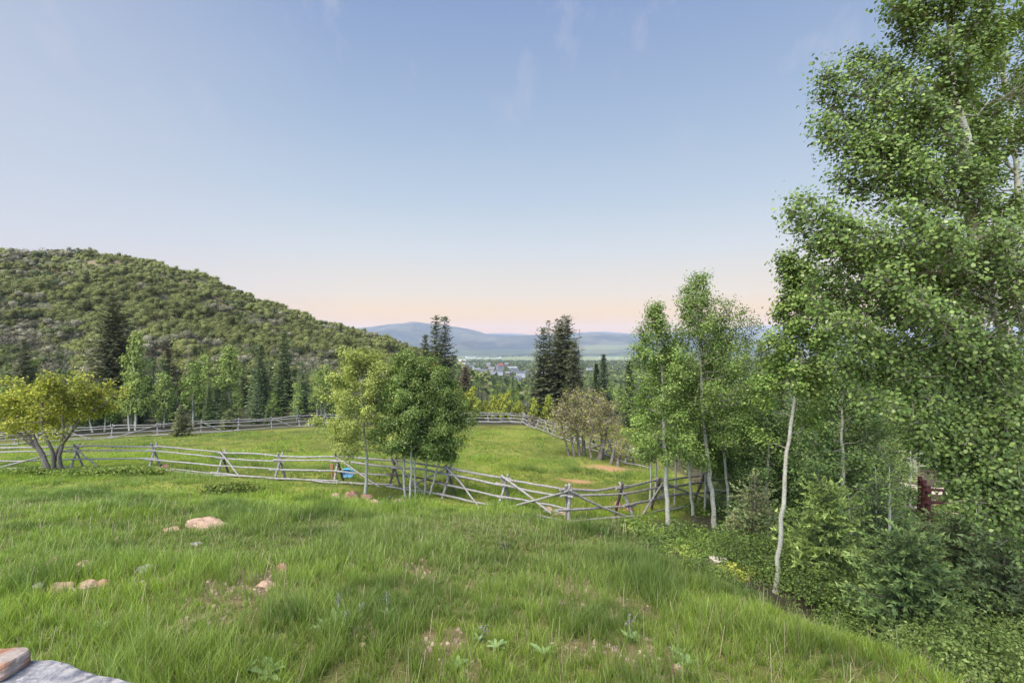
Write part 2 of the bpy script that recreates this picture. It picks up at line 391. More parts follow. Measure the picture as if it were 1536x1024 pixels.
# ------------------------------------------------------------------ mountains
def mountain(name, prof, Y0, Y1, seed, c1, c2, rough=1.0, x0=-200, x1=1800):
    px = np.linspace(x0, x1, 500); v = np.linspace(0, 1.25, 90)
    P_, V_ = np.meshgrid(px, v)
    Yd = Y0 + (Y1 - Y0) * V_
    X_ = (P_ - 768) / F * Yd
    top = EYE - (np.interp(P_, [a for a, _ in prof], [b for _, b in prof]) - 512) / F * Y1
    base = ground(X_[0], Yd[0], False)[None, :] - 15
    s = np.clip(V_, 0, 1); sm = s * s * (3 - 2 * s) * 0.45 + s * 0.55
    sm = np.where(V_ > 1, 1 - (V_ - 1) * 1.2, sm)
    hgt = top - base
    rid = 1 - np.abs(fbm(X_ / 900, Yd / 900, seed, 5) * 2 - 1)
    Z_ = base + hgt * sm + (rid - 0.75) * hgt * 0.9 * rough * np.sin(np.pi * np.clip(s, 0, 1)) ** 0.8 + (fbm(X_ / 130, Yd / 130, seed + 5, 4) - 0.5) * hgt * 0.06 * (s > 0.02)
    cc = lerp(np.broadcast_to(np.array(c1), Z_.shape + (3,)), np.array(c2), np.clip(fbm(X_ / 420, Yd / 260, seed + 9, 5, 0.65) * 5 - 2.1, 0, 1))
    k = np.arange(P_.size).reshape(P_.shape)
    g = Geo(); g.add(np.stack([X_, Yd, Z_], -1).reshape(-1, 3), np.stack([k[:-1, :-1], k[:-1, 1:], k[1:, 1:], k[1:, :-1]], -1).reshape(-1, 4), cc.reshape(-1, 3))
    return tag(g.build(name, M_GROUND, smooth=True), kind='structure')
mountain('mountain', [(400, 505), (500, 497), (552, 490), (580, 486), (618, 484), (645, 487), (700, 494), (735, 502), (760, 503), (800, 502), (850, 501), (900, 499), (960, 501), (1010, 506), (1100, 508), (1800, 505)],
         5200, 7600, 4, (0.028, 0.036, 0.030), (0.075, 0.075, 0.048))
mountain('far_hills', [(600, 505), (740, 500), (780, 500), (800, 503), (870, 499), (905, 497), (940, 500), (1000, 500), (1100, 492), (1140, 489), (1190, 491), (1300, 497), (1400, 488), (1560, 490), (1800, 495)],
         7900, 11500, 14, (0.05, 0.05, 0.05), (0.12, 0.095, 0.085), 0.8)
mountain('foothills', [(-200, 520), (560, 522), (640, 520), (700, 524), (780, 524), (850, 521), (900, 517), (980, 519), (1100, 516), (1300, 519), (1800, 515)],
         4500, 5600, 24, (0.035, 0.05, 0.028), (0.10, 0.11, 0.055), 0.7)

# ------------------------------------------------------------------ geometry generators
def tube(g, pts, rad, sides=6, c=(1, 1, 1), cap=True):
    p = np.asarray(pts, float); n = len(p); rad = np.broadcast_to(np.asarray(rad, float), (n,))
    t = np.gradient(p, axis=0); t /= np.linalg.norm(t, axis=1, keepdims=True) + 1e-12
    ref = np.array([0, 0, 1.0]) if abs(t[0][2]) < 0.8 else np.array([1.0, 0, 0])
    a = np.cross(t, ref); a /= np.linalg.norm(a, axis=1, keepdims=True) + 1e-12; b = np.cross(t, a)
    an = np.arange(sides) / sides * 2 * np.pi
    v = p[:, None] + rad[:, None, None] * (np.cos(an)[None, :, None] * a[:, None] + np.sin(an)[None, :, None] * b[:, None])
    L = np.concatenate([[0], np.cumsum(np.linalg.norm(np.diff(p, axis=0), axis=1))])
    u = np.stack([np.broadcast_to(np.abs(an / np.pi - 1)[None], (n, sides)), np.broadcast_to(L[:, None] * 4, (n, sides)) + 13 * p[0][0], np.zeros((n, sides))], -1)
    k = np.arange(n * sides).reshape(n, sides); k2 = np.roll(k, -1, 1)
    f = np.stack([k[:-1], k2[:-1], k2[1:], k[1:]], -1).reshape(-1, 4)
    g.add(v.reshape(-1, 3), f, c, u.reshape(-1, 3))
    if cap:
        g.add(v[0], np.arange(sides)[None, ::-1], c, u[0]); g.add(v[-1], np.arange(sides)[None], c, u[-1])

def basis(nrm, r):
    nrm = nrm / (np.linalg.norm(nrm, axis=1, keepdims=True) + 1e-9)
    q = r.normal(size=nrm.shape); a = np.cross(nrm, q); a /= np.linalg.norm(a, axis=1, keepdims=True) + 1e-9
    return a, np.cross(nrm, a), nrm
def leaves(g, P, s, r, cols, k=4, up=0.35, aspect=0.85, jit=0.35, N_=None, nb=1.4):
    """a leaf at each point: k-gon, sizes s"""
    n = len(P); nrm = r.normal(size=(n, 3)); nrm[:, 2] = np.abs(nrm[:, 2]) + up
    if N_ is not None: nrm = nrm * .8 + N_ * nb
    a, b, nn = basis(nrm, r)
    s = np.broadcast_to(np.asarray(s, float), (n,)) * r.uniform(1 - jit, 1 + jit, n)
    if k == 4: sh = np.array([(-.5, 0), (0, -.45), (.55, 0), (0, .45)])
    elif k == 5: sh = np.array([(-.45, -.1), (-.1, -.5), (.45, -.25), (.45, .3), (-.1, .5)])
    else: sh = np.array([(-.42, -.12), (-.2, -.42), (.2, -.42), (.52, 0), (.2, .42), (-.2, .42), (-.42, .12)])[:, :]
    fold = np.abs(sh[:, 1]) * 0.35
    v = P[:, None] + s[:, None, None] * (sh[None, :, 0, None] * a[:, None] + aspect * sh[None, :, 1, None] * b[:, None] + fold[None, :, None] * nn[:, None])
    kk = len(sh)
    c = np.repeat(cols, kk, axis=0)
    g.add(v.reshape(-1, 3), np.arange(n * kk).reshape(n, kk), c)
def pick_cols(r, n, pal, wts, jit=0.15):
    pal = np.array(pal); i = r.choice(len(pal), n, p=np.array(wts) / sum(wts))
    return pal[i] * r.uniform(1 - jit, 1 + jit, (n, 1))

def curve_pts(p0, p1, r, n=6, sag=0.0, wob=0.06):
    t = np.linspace(0, 1, n)[:, None]; L = np.linalg.norm(np.subtract(p1, p0))
    p = np.asarray(p0) * (1 - t) + np.asarray(p1) * t
    p[:, 2] += sag * L * (t[:, 0] * (1 - t[:, 0])) * 4
    w_ = r.normal(size=(n, 3)) * wob * L * 0.3; w_[0] = 0; w_[-1] = 0
    return p + w_

PAL_ASPEN = [(0.085, 0.145, 0.035), (0.12, 0.185, 0.045), (0.16, 0.22, 0.06), (0.055, 0.10, 0.028)]
PAL_YEL = [(0.20, 0.24, 0.035), (0.26, 0.29, 0.045), (0.14, 0.18, 0.03), (0.30, 0.31, 0.07)]
PAL_LIGHT = [(0.15, 0.21, 0.06), (0.20, 0.27, 0.08), (0.11, 0.16, 0.045)]
PAL_OAK = [(0.12, 0.14, 0.045), (0.17, 0.185, 0.055), (0.09, 0.105, 0.045), (0.15, 0.145, 0.09)]

def broadleaf(seed, path, r0, crown, nlimb, cr_, prof, nleaf, ls, pal, wts, k=4, clump=0.16, elev=(10, 60), sides=8, mat=None, lmat=None, name='aspen_tree', limb_mul=0.42,
              extra=(), nsub=5, label=None, cat='tree', group=None, subl=0.42, min_sub=0.25, twmax=9.0, holes=0.0, squash=1.0):
    """path: world points of the trunk; crown=(t0,t1); returns root empty"""
    r = rg(seed); path = np.array(path, float)
    L = np.concatenate([[0], np.cumsum(np.linalg.norm(np.diff(path, axis=0), axis=1))]); L /= L[-1]
    tt = np.linspace(0, 1, 26)
    pts = np.stack([np.interp(tt, L, path[:, i]) for i in range(3)], 1)
    pts = np.concatenate([pts[:1], (pts[:-2] + pts[1:-1] * 2 + pts[2:]) / 4, pts[-1:]])
    H = np.linalg.norm(path[-1] - path[0])
    pts[1:-1] += r.normal(size=(24, 3)) * H * 0.0022
    rad = r0 * (1 - tt) ** 0.75 + 0.006; rad[0] *= 1.35; rad[1] *= 1.08
    base = pts[0].copy()
    tr = Geo(); tube(tr, pts, rad, sides); br = Geo()
    anchors = []; tips = []
    def at(t): return np.array([np.interp(t, tt, pts[:, i]) for i in range(3)])
    limbs = []
    for i in range(nlimb):
        s = (i + r.uniform(0.1, 0.9)) / nlimb; t = crown[0] + (crown[1] - crown[0]) * s
        az = i * 2.39996 + r.uniform(-.5, .5); ln = cr_ * prof(s) * r.uniform(0.65, 1.15); e = R(elev[0] + (elev[1] - elev[0]) * s + r.uniform(-8, 8))
        p0 = at(t); d = np.array([math.cos(az) * math.cos(e), math.sin(az) * math.cos(e) * squash, math.sin(e)])
        limbs.append((t, p0, p0 + d * ln))
    for t, tip in extra: limbs.append((t, at(t), np.array(tip, float)))
    for t, p0, p1 in limbs:
        ln = np.linalg.norm(p1 - p0)
        if ln < 0.08: continue
        c = curve_pts(p0, p1, r, 7, -0.06, 0.09)
        rr = min(np.interp(t, tt, rad) * limb_mul, 0.006 + ln * 0.0085)
        tube(br, c, np.linspace(rr, 0.004, 7), 5, cap=False)
        q_ = ln / max(cr_, .1); m = max(1, int(nsub * min(q_ * 1.15, 0.5 + q_ * 0.5)))
        for j in range(m):
            u_ = r.uniform(min_sub, 1.0); q0 = np.array([np.interp(u_, np.linspace(0, 1, 7), c[:, a]) for a in range(3)])
            dd = (p1 - p0) / ln + r.normal(size=3) * 0.75; dd[2] += 0.15; dd /= np.linalg.norm(dd)
            q1 = q0 + dd * min(ln, twmax) * subl * (1.3 - 0.95 * u_) * r.uniform(0.6, 1.2)
            cc = curve_pts(q0, q1, r, 4, -0.05, 0.1)
            tube(br, cc, np.linspace(rr * 0.35, 0.0022, 4), 4, cap=False)
            a_ = np.linspace(0.25, 1.02, 6)[:, None]; anchors.append(q0 * (1 - a_) + q1 * a_)
        a_ = np.linspace(0.45, 1.0, 5)[:, None]; anchors.append(p0 * (1 - a_) + p1 * a_)
    A_ = np.concatenate(anchors)
    if holes: A_ = A_[r.random(len(A_)) > holes]
    j = r.integers(0, len(A_), nleaf)
    P_ = A_[j] + r.normal(size=(nleaf, 3)) * clump * np.array([1, 1, 0.8])
    bright = r.uniform(0.75, 1.25, len(A_))[j][:, None]
    tz = np.clip((P_[:, 2] - pts[0, 2]) / (pts[-1, 2] - pts[0, 2] + 1e-6) - .06, 0, 1)
    ax_ = np.stack([np.interp(tz, tt, pts[:, i]) for i in range(3)], 1); No = P_ - ax_; No /= np.linalg.norm(No, axis=1, keepdims=True) + 1e-6
    No = No * .6 + (P_ - A_[j]) / clump * .45
    cg = Geo(); leaves(cg, P_, ls, r, pick_cols(r, nleaf, pal, wts) * bright, k, N_=No, nb=1.1, jit=.45)
    root = empty(name, base, label, cat, group)
    tr.build('trunk', mat or M_ASPEN, root, base, smooth=True)
    br.build('branch', M_TWIG if (mat or M_ASPEN) is M_ASPEN else mat, root, base, smooth=True)
    cg.build('crown', lmat or M_LEAF, root, base)
    return root

def conifer(seed, base, H, rad, cb=0.08, nw=26, per=6, droop=-0.15, tw=0.28, fine=1, pal=None, wts=None, tipc=(0.15, 0.20, 0.07), bare_top=0.0, r0=None, sparse=0.0, name='fir_tree', label=None, group=None,
            power=0.9, irregular=0.25, trunk_mat=None, lean=(0, 0), light=1.0, top_w=0.0, cat='tree'):
    r = rg(seed); base = np.array(base, float); pal = pal or [(0.035, 0.062, 0.026), (0.055, 0.085, 0.032), (0.028, 0.05, 0.024)]; wts = wts or [1] * len(pal)
    tr = Geo(); n = 10; tt = np.linspace(0, 1, n); r0 = r0 or H * 0.011 + 0.02
    pts = base + np.stack([tt * lean[0] + r.normal(size=n) * 0.004 * H * (tt > 0), tt * lean[1] + r.normal(size=n) * 0.004 * H * (tt > 0), tt * H], 1)
    tube(tr, pts, r0 * (1 - tt) + 0.008, 7)
    P0 = []; D = []; Ls = []; tipf = []
    for i in range(nw):
        s = (i + r.uniform(0, .6)) / nw; h = cb + (1 - bare_top - cb) * s
        prof = ((1 - s) ** power) * (0.55 + 0.45 * min(1, s / 0.12)) + top_w
        nb = max(3, int(round(per * (0.6 + 0.5 * (1 - s)))))
        a0 = r.uniform(0, 6.28)
        for j in range(nb):
            if r.random() < sparse: continue
            az = a0 + j / nb * 6.283 + r.uniform(-.3, .3); ln = rad * prof * r.uniform(1 - irregular * 1.4, 1 + irregular * 0.6) + 0.02 * H * 0.3
            e = droop + 0.55 * s + r.uniform(-.12, .12)
            c0 = np.array([np.interp(h, tt, pts[:, a]) for a in range(3)])
            d = np.array([math.cos(az) * math.cos(e), math.sin(az) * math.cos(e), math.sin(e)])
            m = max(3, int(ln / (tw * 0.42)))
            u_ = np.linspace(0.12, 1.0, m)
            cen = c0 + d * (ln * u_)[:, None]; cen[:, 2] += -0.10 * ln * (u_ - u_ ** 2) * 2 + 0.05 * ln * u_ ** 3
            tube(tr, np.array([c0, (cen[m // 2]), cen[-1]]), [r0 * 0.22 * (1 - h) + 0.006, r0 * 0.12 * (1 - h) + 0.004, 0.003], 3, cap=False)
            side = np.array([-d[1], d[0], 0]); side /= np.linalg.norm(side) + 1e-9
            for sg in (-1, 1):
                fd = d * 0.62 + side * sg * 0.78; wl = tw * (0.55 + 0.9 * np.sqrt(np.maximum(0, 1 - u_)) * min(1.3, ln / (tw * 3)))
                P0.append(cen); D.append(np.broadcast_to(fd, cen.shape) + r.normal(size=cen.shape) * 0.18); Ls.append(wl); tipf.append(u_)
            P0.append(cen[-1:]); D.append(d[None] + 0.0); Ls.append(np.array([tw])); tipf.append(np.array([1.]))
            # upright shoots give the branch depth
            P0.append(cen[::2]); D.append(d[None] * 0.6 + np.array([[0, 0, .5]]) + r.normal(size=cen[::2].shape) * 0.3); Ls.append(np.full(len(cen[::2]), tw * 0.6)); tipf.append(u_[::2])
    P0 = np.concatenate(P0); D = np.concatenate(D); D[:, 2] -= 0.12; D /= np.linalg.norm(D, axis=1, keepdims=True); Ls = np.concatenate(Ls) * r.uniform(.7, 1.25, len(P0)); tipf = np.concatenate(tipf)
    cg = Geo()
    c = pick_cols(r, len(P0), pal, wts, 0.22) * light; tc_ = np.array(tipc)
    if fine == 1:
        up = r.normal(size=P0.shape) * 0.35 + np.array([0, 0, 1.0]); sd_ = np.cross(D, up); sd_ /= np.linalg.norm(sd_, axis=1, keepdims=True) + 1e-9
        wd = Ls * 0.24
        v = np.stack([P0, P0 + D * (Ls * .5)[:, None] + sd_ * wd[:, None], P0 + D * Ls[:, None], P0 + D * (Ls * .5)[:, None] - sd_ * wd[:, None]], 1)
        cc = np.stack([c, c, c * 0.35 + tc_ * 0.65, c], 1)
        q = len(P0); cg.add(v.reshape(-1, 3), np.arange(q * 4).reshape(q, 4), cc.reshape(-1, 3))
    else:
        K = fine
        u2 = np.tile(np.linspace(0.05, 1.0, K), len(P0)); Pi = np.repeat(P0, K, 0); Di = np.repeat(D, K, 0); Li = np.repeat(Ls, K); ci = np.repeat(c, K, 0)
        st = Pi + Di * (Li * u2)[:, None]
        nd = Di * 0.75 + r.normal(size=Di.shape) * 0.5 + np.array([0, 0, .12]); nd /= np.linalg.norm(nd, axis=1, keepdims=True)
        nl = Li * 0.30 * r.uniform(.7, 1.3, len(Li)); sd_ = np.cross(nd, r.normal(size=nd.shape)); sd_ /= np.linalg.norm(sd_, axis=1, keepdims=True) + 1e-9
        wd = nl * 0.26
        v = np.stack([st - sd_ * wd[:, None], st + sd_ * wd[:, None], st + nd * nl[:, None]], 1)
        tw_ = (u2 ** 1.6)[:, None] * (.35 + .65 * np.repeat(tipf, K)[:, None])
        cc = ci * (1 - tw_) + tc_ * tw_
        q = len(st); cg.add(v.reshape(-1, 3), np.arange(q * 3).reshape(q, 3), np.repeat(cc, 3, 0))
    root = empty(name, base, label, cat, group)
    tr.build('trunk', trunk_mat or M_BARK, root, base, smooth=True)
    cg.build('crown', M_NEEDLE, root, base)
    return root

def shrub_geo(seed, n, rx, rz, ls, pal, wts, lobes=7, k=4, nb=2.0, jit=.15, core=0):
    r = rg(seed)
    ctr = r.normal(size=(lobes, 3)) * np.array([rx * .42, rx * .42, rz * .22]); ctr[:, 2] = np.abs(ctr[:, 2]) + rz * 0.45
    j = r.integers(0, lobes, n); d = r.normal(size=(n, 3)); d /= np.linalg.norm(d, axis=1, keepdims=True)
    P_ = ctr[j] + d * (r.uniform(.55, 1, n) ** .5)[:, None] * np.array([rx * .48, rx * .48, rz * .42]) * r.uniform(.6, 1.1, lobes)[j][:, None]
    P_[:, 2] = np.maximum(P_[:, 2], 0.03)
    lob = r.uniform(.72, 1.28, lobes)[j][:, None]
    cc = pick_cols(r, n, pal, wts) if jit > .1 else (np.array(pal)[r.integers(0, len(pal), lobes)])[j] * r.uniform(1 - jit, 1 + jit, (n, 1))
    g = Geo()
    if core:
        nu, nv = 9, 6; th = np.linspace(0, 2 * np.pi, nu + 1); ph = np.linspace(.15, 2.4, nv + 1)
        for q in range(lobes):
            w_ = r.uniform(.8, 1.1, (nv + 1, nu + 1)); w_[:, -1] = w_[:, 0]
            sz_ = np.array([rx * .48, rx * .48, rz * .42]) * core
            S_ = np.stack([np.cos(th)[None] * np.sin(ph)[:, None] * w_ * sz_[0], np.sin(th)[None] * np.sin(ph)[:, None] * w_ * sz_[1], np.cos(ph)[:, None] * w_ * sz_[2]], -1) + ctr[q]
            Q_ = np.stack([S_[:-1, :-1], S_[1:, :-1], S_[1:, 1:], S_[:-1, 1:]], 2).reshape(-1, 3)
            g.add(Q_, np.arange(len(Q_)).reshape(-1, 4), np.array(pal)[r.integers(0, len(pal))] * r.uniform(.75, 1.1))
    leaves(g, P_, ls, r, cc * lob, k, up=0.15, N_=d, nb=nb)
    return g

# ------------------------------------------------------------------ rocks, stones
def rock(name, p, size, seed, mat, label, cat='rock', group=None, sink=0.25, facets=9, rz=None):
    r = rg(seed); nu, nv = 22, 14
    th = np.linspace(0, 2 * np.pi, nu, endpoint=False); ph = np.linspace(0.0, np.pi, nv)
    T_, P_ = np.meshgrid(th, ph); v = np.stack([np.cos(T_) * np.sin(P_), np.sin(T_) * np.sin(P_), np.cos(P_)], -1).reshape(-1, 3)
    for _ in range(facets):
        n_ = r.normal(size=3); n_ /= np.linalg.norm(n_); d = r.uniform(.55, .85); k = v @ n_
        v = v - n_ * np.maximum(k - d, 0)[:, None] * 0.9
    v = v * (1 + (fbm(v[:, 0] * 2.5 + seed, v[:, 1] * 2.5 + v[:, 2] * 3, seed, 4, .6) - .5)[:, None] * .5)
    v = v * np.array(size) / 2; a = r.uniform(0, 6.28) if rz is None else rz
    ca, sa = math.cos(a), math.sin(a); v = np.stack([v[:, 0] * ca - v[:, 1] * sa, v[:, 0] * sa + v[:, 1] * ca, v[:, 2]], 1)
    p = np.array(p, float); o = p.copy(); v = v + p + np.array([0, 0, size[2] * (0.5 - sink)])
    k = np.arange(nu * nv).reshape(nv, nu); k2 = np.roll(k, -1, 1)
    g = Geo(); g.add(v, np.stack([k[:-1], k[1:], k2[1:], k2[:-1]], -1).reshape(-1, 4))
    ob = g.build(name, mat, loc=o); return tag(ob, label, cat, group)
ROCKS = []
def rock_px(px, py, wpx, hpx, seed, mat, label, name='rock', cat='rock', group=None, depth=0.8, rz=0.0, sink=.25):
    p = hit(px, py); s = p[1] / F; ROCKS.append((p[0], p[1], wpx * s * .5)); return rock(name, p, (wpx * s * 1.15, wpx * s * depth, hpx * s * 1.5), seed, mat, label, cat, group, .42 if sink == .25 else sink, facets=14, rz=rz)

rock_px(308, 792, 62, 20, 1, M_ROCK, 'large pink tan boulder half sunk in the grass slope below the fence', 'boulder', 'boulder')
rock_px(258, 796, 26, 8, 2, M_ROCK, 'low flat tan rock in the grass just left of the large pink boulder')
rock_px(333, 790, 14, 8, 22, M_ROCKG, 'small grey rock touching the right end of the large pink boulder')
rock_px(95, 884, 38, 15, 3, M_ROCK, 'wide pale pink rock in the grass, left one of the line above the grey slab')
rock_px(130, 882, 32, 15, 4, M_ROCK, 'pink rock in the middle of the line of rocks above the grey slab')
rock_px(155, 882, 20, 14, 5, M_ROCKR, 'rounded reddish rock ending the line of rocks above the grey slab')
rock_px(58, 882, 18, 10, 6, M_ROCKG, 'small dull rock at the start of the line above the grey slab')
rock_px(80, 846, 26, 13, 7, M_ROCKR, 'reddish rock deep in tall grass above the line of pink rocks')
rock_px(127, 848, 24, 10, 8, M_ROCK, 'flat pale rock beside a tall grass tuft above the line of pink rocks')
rock_px(173, 815, 14, 8, 9, M_ROCKR, 'small orange pink rock showing alone above a dark grass tuft')
rock_px(218, 862, 28, 18, 10, M_ROCKG, 'grey brown rock right of the dark grass tuft')
rock_px(278, 843, 12, 6, 11, M_ROCK, 'tiny pink rock in open grass below the large pink boulder')
rock_px(295, 818, 18, 5, 12, M_ROCKG, 'thin pale stone just below the large pink boulder')
rock_px(402, 880, 34, 12, 13, M_ROCK, 'pink rock at the lower edge of the bare gravel patch')
rock_px(425, 858, 16, 14, 14, M_ROCKR, 'brownish upright rock at the top corner of the bare gravel patch')
rock_px(272, 938, 14, 12, 15, M_ROCK, 'small white pink rock in a bare spot low on the slope')
rock_px(505, 748, 19, 12, 16, M_ROCK, 'pale rounded boulder, first of the row at the foot of the lone aspen', 'boulder', 'boulder')
rock_px(529, 748, 27, 13, 17, M_ROCKR, 'broad pink boulder, middle of the row at the foot of the lone aspen', 'boulder', 'boulder')
rock_px(550, 750, 19, 12, 18, M_ROCKR, 'reddish boulder resting against the foot of the lone aspen', 'boulder', 'boulder')
rock_px(560, 756, 18, 8, 19, M_ROCK, 'low tan rock right below the foot of the lone aspen')
rock_px(571, 759, 12, 8, 20, M_ROCKG, 'whitish rock in front of the black stake')
rock_px(598, 754, 22, 6, 21, M_ROCK, 'flat tan rock at the foot of the aspen clump')
rock_px(248, 704, 17, 9, 23, M_ROCKR, 'reddish boulder behind the fence near the small black stake', 'boulder', 'boulder')
rock_px(258, 707, 13, 7, 24, M_ROCK, 'pale pink boulder lying against the reddish one behind the fence', 'boulder', 'boulder')
rock_px(236, 705, 11, 7, 25, M_ROCKR, 'small dark red rock beside the buck behind the fence')
rock_px(928, 764, 14, 15, 26, M_ROCKR, 'pink boulder between the two leaning bucks of the fence', 'boulder', 'boulder')
rock_px(945, 767, 13, 11, 27, M_ROCKR, 'smaller reddish boulder by the crossed fence legs', 'boulder', 'boulder')
rock_px(966, 770, 9, 8, 28, M_ROCKR, 'small red rock under the low rails at the end of the fence')
rock_px(1050, 830, 19, 10, 29, M_ROCK, 'tan rock in the undergrowth left of the tree stump')
rock_px(996, 822, 12, 13, 30, M_ROCKR, 'reddish rock in the undergrowth below the white aspen trunk')
rock_px(1252, 880, 28, 14, 31, M_ROCK, 'pinkish rock behind the bright green sapling fir trunk')
rock_px(1262, 868, 12, 12, 32, M_ROCKR, 'dark rock on top of the pinkish rock by the sapling fir')
for i, (a, b, c_) in enumerate([(812, 763, 16), (824, 766, 18), (836, 769, 15), (846, 772, 15), (818, 770, 12), (834, 775, 14)]):
    rock_px(a, b, c_, 6, 60 + i, M_ROCK if i % 2 else M_ROCKG, 'pale flat stone in the small pile under the low rail', 'rubble_stone', 'rock', 'rubble stones under the low rail')
r = rg(99)   # loose pebbles on the bare soil
pb = Geo()
for x, y, rr in BAREW:
    m = int(150 * rr)
    for _ in range(m):
        a = r.uniform(0, 6.28); q = rr * 1.5 * r.random() ** .7; X = x + q * math.cos(a); Y = y + q * math.sin(a); s = .008 + .028 * r.random() ** 2.5
        z = float(ground(np.array([X]), np.array([Y]))[0])
        v = r.normal(size=(8, 3)); v = np.array([(-1, -1, -1), (1, -1, -1), (1, 1, -1), (-1, 1, -1), (-.7, -.6, 1), (.6, -.7, 1), (.7, .6, 1), (-.6, .7, 1)], float) * s * np.array([1, r.uniform(.6, 1), r.uniform(.4, .8)]) + r.normal(size=(8, 3)) * s * .22 + (X, Y, z + s * .3)
        pb.add(v, [(0, 3, 2, 1), (4, 5, 6, 7), (0, 1, 5, 4), (1, 2, 6, 5), (2, 3, 7, 6), (3, 0, 4, 7)], np.array((0.27, 0.20, 0.16)) * r.uniform(.6, 1.4))
def vcol_mat(name, rough=0.9):
    m, t, b = newmat(name); t.links.new(nmix(t, 1.0, nattr(t).outputs['Color'], nramp(t, nnoise(t, 20, 4), [(0.3, (.75,) * 3), (.7, (1.2,) * 3)]), 'MULTIPLY'), b.inputs['Base Color'])
    b.inputs['Roughness'].default_value = rough; b.inputs['Specular IOR Level'].default_value = .2; return m
M_VCOL = vcol_mat('stone_chips')
tag(pb.build('pebbles', M_VCOL), 'loose pinkish pebbles on the bare patches of the slope', 'pebbles', kind='stuff')

# capstones of the low wall the viewer stands behind
def slab_mat():
    m, t, b = newmat('slab_stone')
    f = nnoise(t, 7, 9, 0.7, ncoord(t)); g = nnoise(t, 26, 6, 0.7, ncoord(t)); h = nnoise(t, 3.0, 4, 0.6, ncoord(t), .8)
    c = nramp(t, f, [(0.38, (0.035, 0.038, 0.055)), (0.5, (0.12, 0.12, 0.14)), (0.62, (0.28, 0.27, 0.27))])
    c = nmix(t, nramp(t, g, [(0.5, (0, 0, 0)), (0.62, (.9, .9, .9))]), c, (0.30, 0.28, 0.27))
    c = nmix(t, nramp(t, h, [(0.6, (0, 0, 0)), (0.68, (1, 1, 1))]), c, (0.07, 0.07, 0.08))
    t.links.new(c, b.inputs['Base Color']); b.inputs['Roughness'].default_value = .75; nbump(t, b, f, .8, .02); return m
def rust_mat():
    m, t, b = newmat('rusty_stone')
    f = nnoise(t, 6, 9, 0.7, ncoord(t, 'Object', (1, 2.5, 3))); g = nnoise(t, 5, 6, 0.65, ncoord(t), .8)
    c = nramp(t, f, [(0.3, (0.17, 0.14, 0.12)), (0.65, (0.32, 0.28, 0.26))])
    c = nmix(t, nramp(t, g, [(0.40, (0, 0, 0)), (0.52, (1, 1, 1))]), c, (0.20, 0.085, 0.04))
    t.links.new(c, b.inputs['Base Color']); b.inputs['Roughness'].default_value = .8; nbump(t, b, f, .9, .02); return m
def flagstone(name, outline, top, thick, mat, label, seed, cat):
    """outline: plan (x, y); irregular broken rim, gently uneven top"""
    r = rg(seed); o = np.array(outline, float); n = 90
    L = np.concatenate([[0], np.cumsum(np.linalg.norm(np.diff(np.vstack([o, o[:1]]), axis=0), axis=1))]); t = np.linspace(0, L[-1], n, endpoint=False)
    oo = np.vstack([o, o[:1]]); rim = np.stack([np.interp(t, L, oo[:, 0]), np.interp(t, L, oo[:, 1])], 1)
    for _ in range(2): rim = (np.roll(rim, 1, 0) + rim * 2 + np.roll(rim, -1, 0)) / 4
    c = rim.mean(0); rim = c + (rim - c) * (1 + (fbm(t * 22, t * 0 + seed, seed, 3) - .5)[:, None] * 0.05)
    rows = []
    for k, (s, z) in enumerate([(0.0, 0), (0.3, 0), (0.6, 0), (0.85, 0), (0.965, -0.002), (0.99, -0.008), (1.0, -0.02), (0.985, -thick * .45), (1.005, -thick * .7), (0.97, -thick)]):
        p = c + (rim - c) * s; zz = top + z + (fbm(p[:, 0] * 6, p[:, 1] * 6, seed, 4) - .5) * .03 * (k < 7) + (fbm(p[:, 0] * 40, t * 20, seed + 2, 2) - .5) * .008 * (k > 3)
        jit = 1 + (fbm(t * 60 + k * 3, t * 0 + k, seed + 4, 2) - .5)[:, None] * (0.02 if k > 4 else 0)
        rows.append(np.concatenate([c + (p - c) * jit, zz[:, None]], 1))
    V = np.concatenate(rows); kx = np.arange(len(rows) * n).reshape(len(rows), n); k2 = np.roll(kx, -1, 1)
    g = Geo(); g.add(V, np.stack([kx[:-1], kx[1:], k2[1:], k2[:-1]], -1).reshape(-1, 4)); g.add(V[kx[-1]], np.arange(n)[None, ::-1])
    loc = np.array([c[0], c[1], top - thick]); return tag(g.build(name, mat, loc=loc), label, cat)
def slab_pt(px, py, z): Y = (EYE - z) * F / (py - 512); return ((px - 768) / F * Y, Y)
zt = 2.95
flagstone('capstone', [slab_pt(-60, 1010, zt), slab_pt(30, 985, zt), slab_pt(75, 987, zt), slab_pt(130, 1001, zt), slab_pt(185, 1012, zt), slab_pt(228, 1026, zt), slab_pt(260, 1100, zt), slab_pt(200, 1250, zt), slab_pt(-300, 1250, zt), slab_pt(-300, 1060, zt)],
          zt, .07, slab_mat(), 'blue grey flat stone slab with a pale broken rim in the lower corner', 5, 'stone slab')
zt2 = 3.0
flagstone('rusty_stone', [slab_pt(-120, 975, zt2), slab_pt(-10, 966, zt2), slab_pt(40, 966, zt2), slab_pt(48, 973, zt2), slab_pt(30, 985, zt2), slab_pt(5, 1000, zt2), slab_pt(-120, 1025, zt2)],
          zt2, .045, rust_mat(), 'orange stained pale stone lying on top of the grey slab', 7, 'stone')
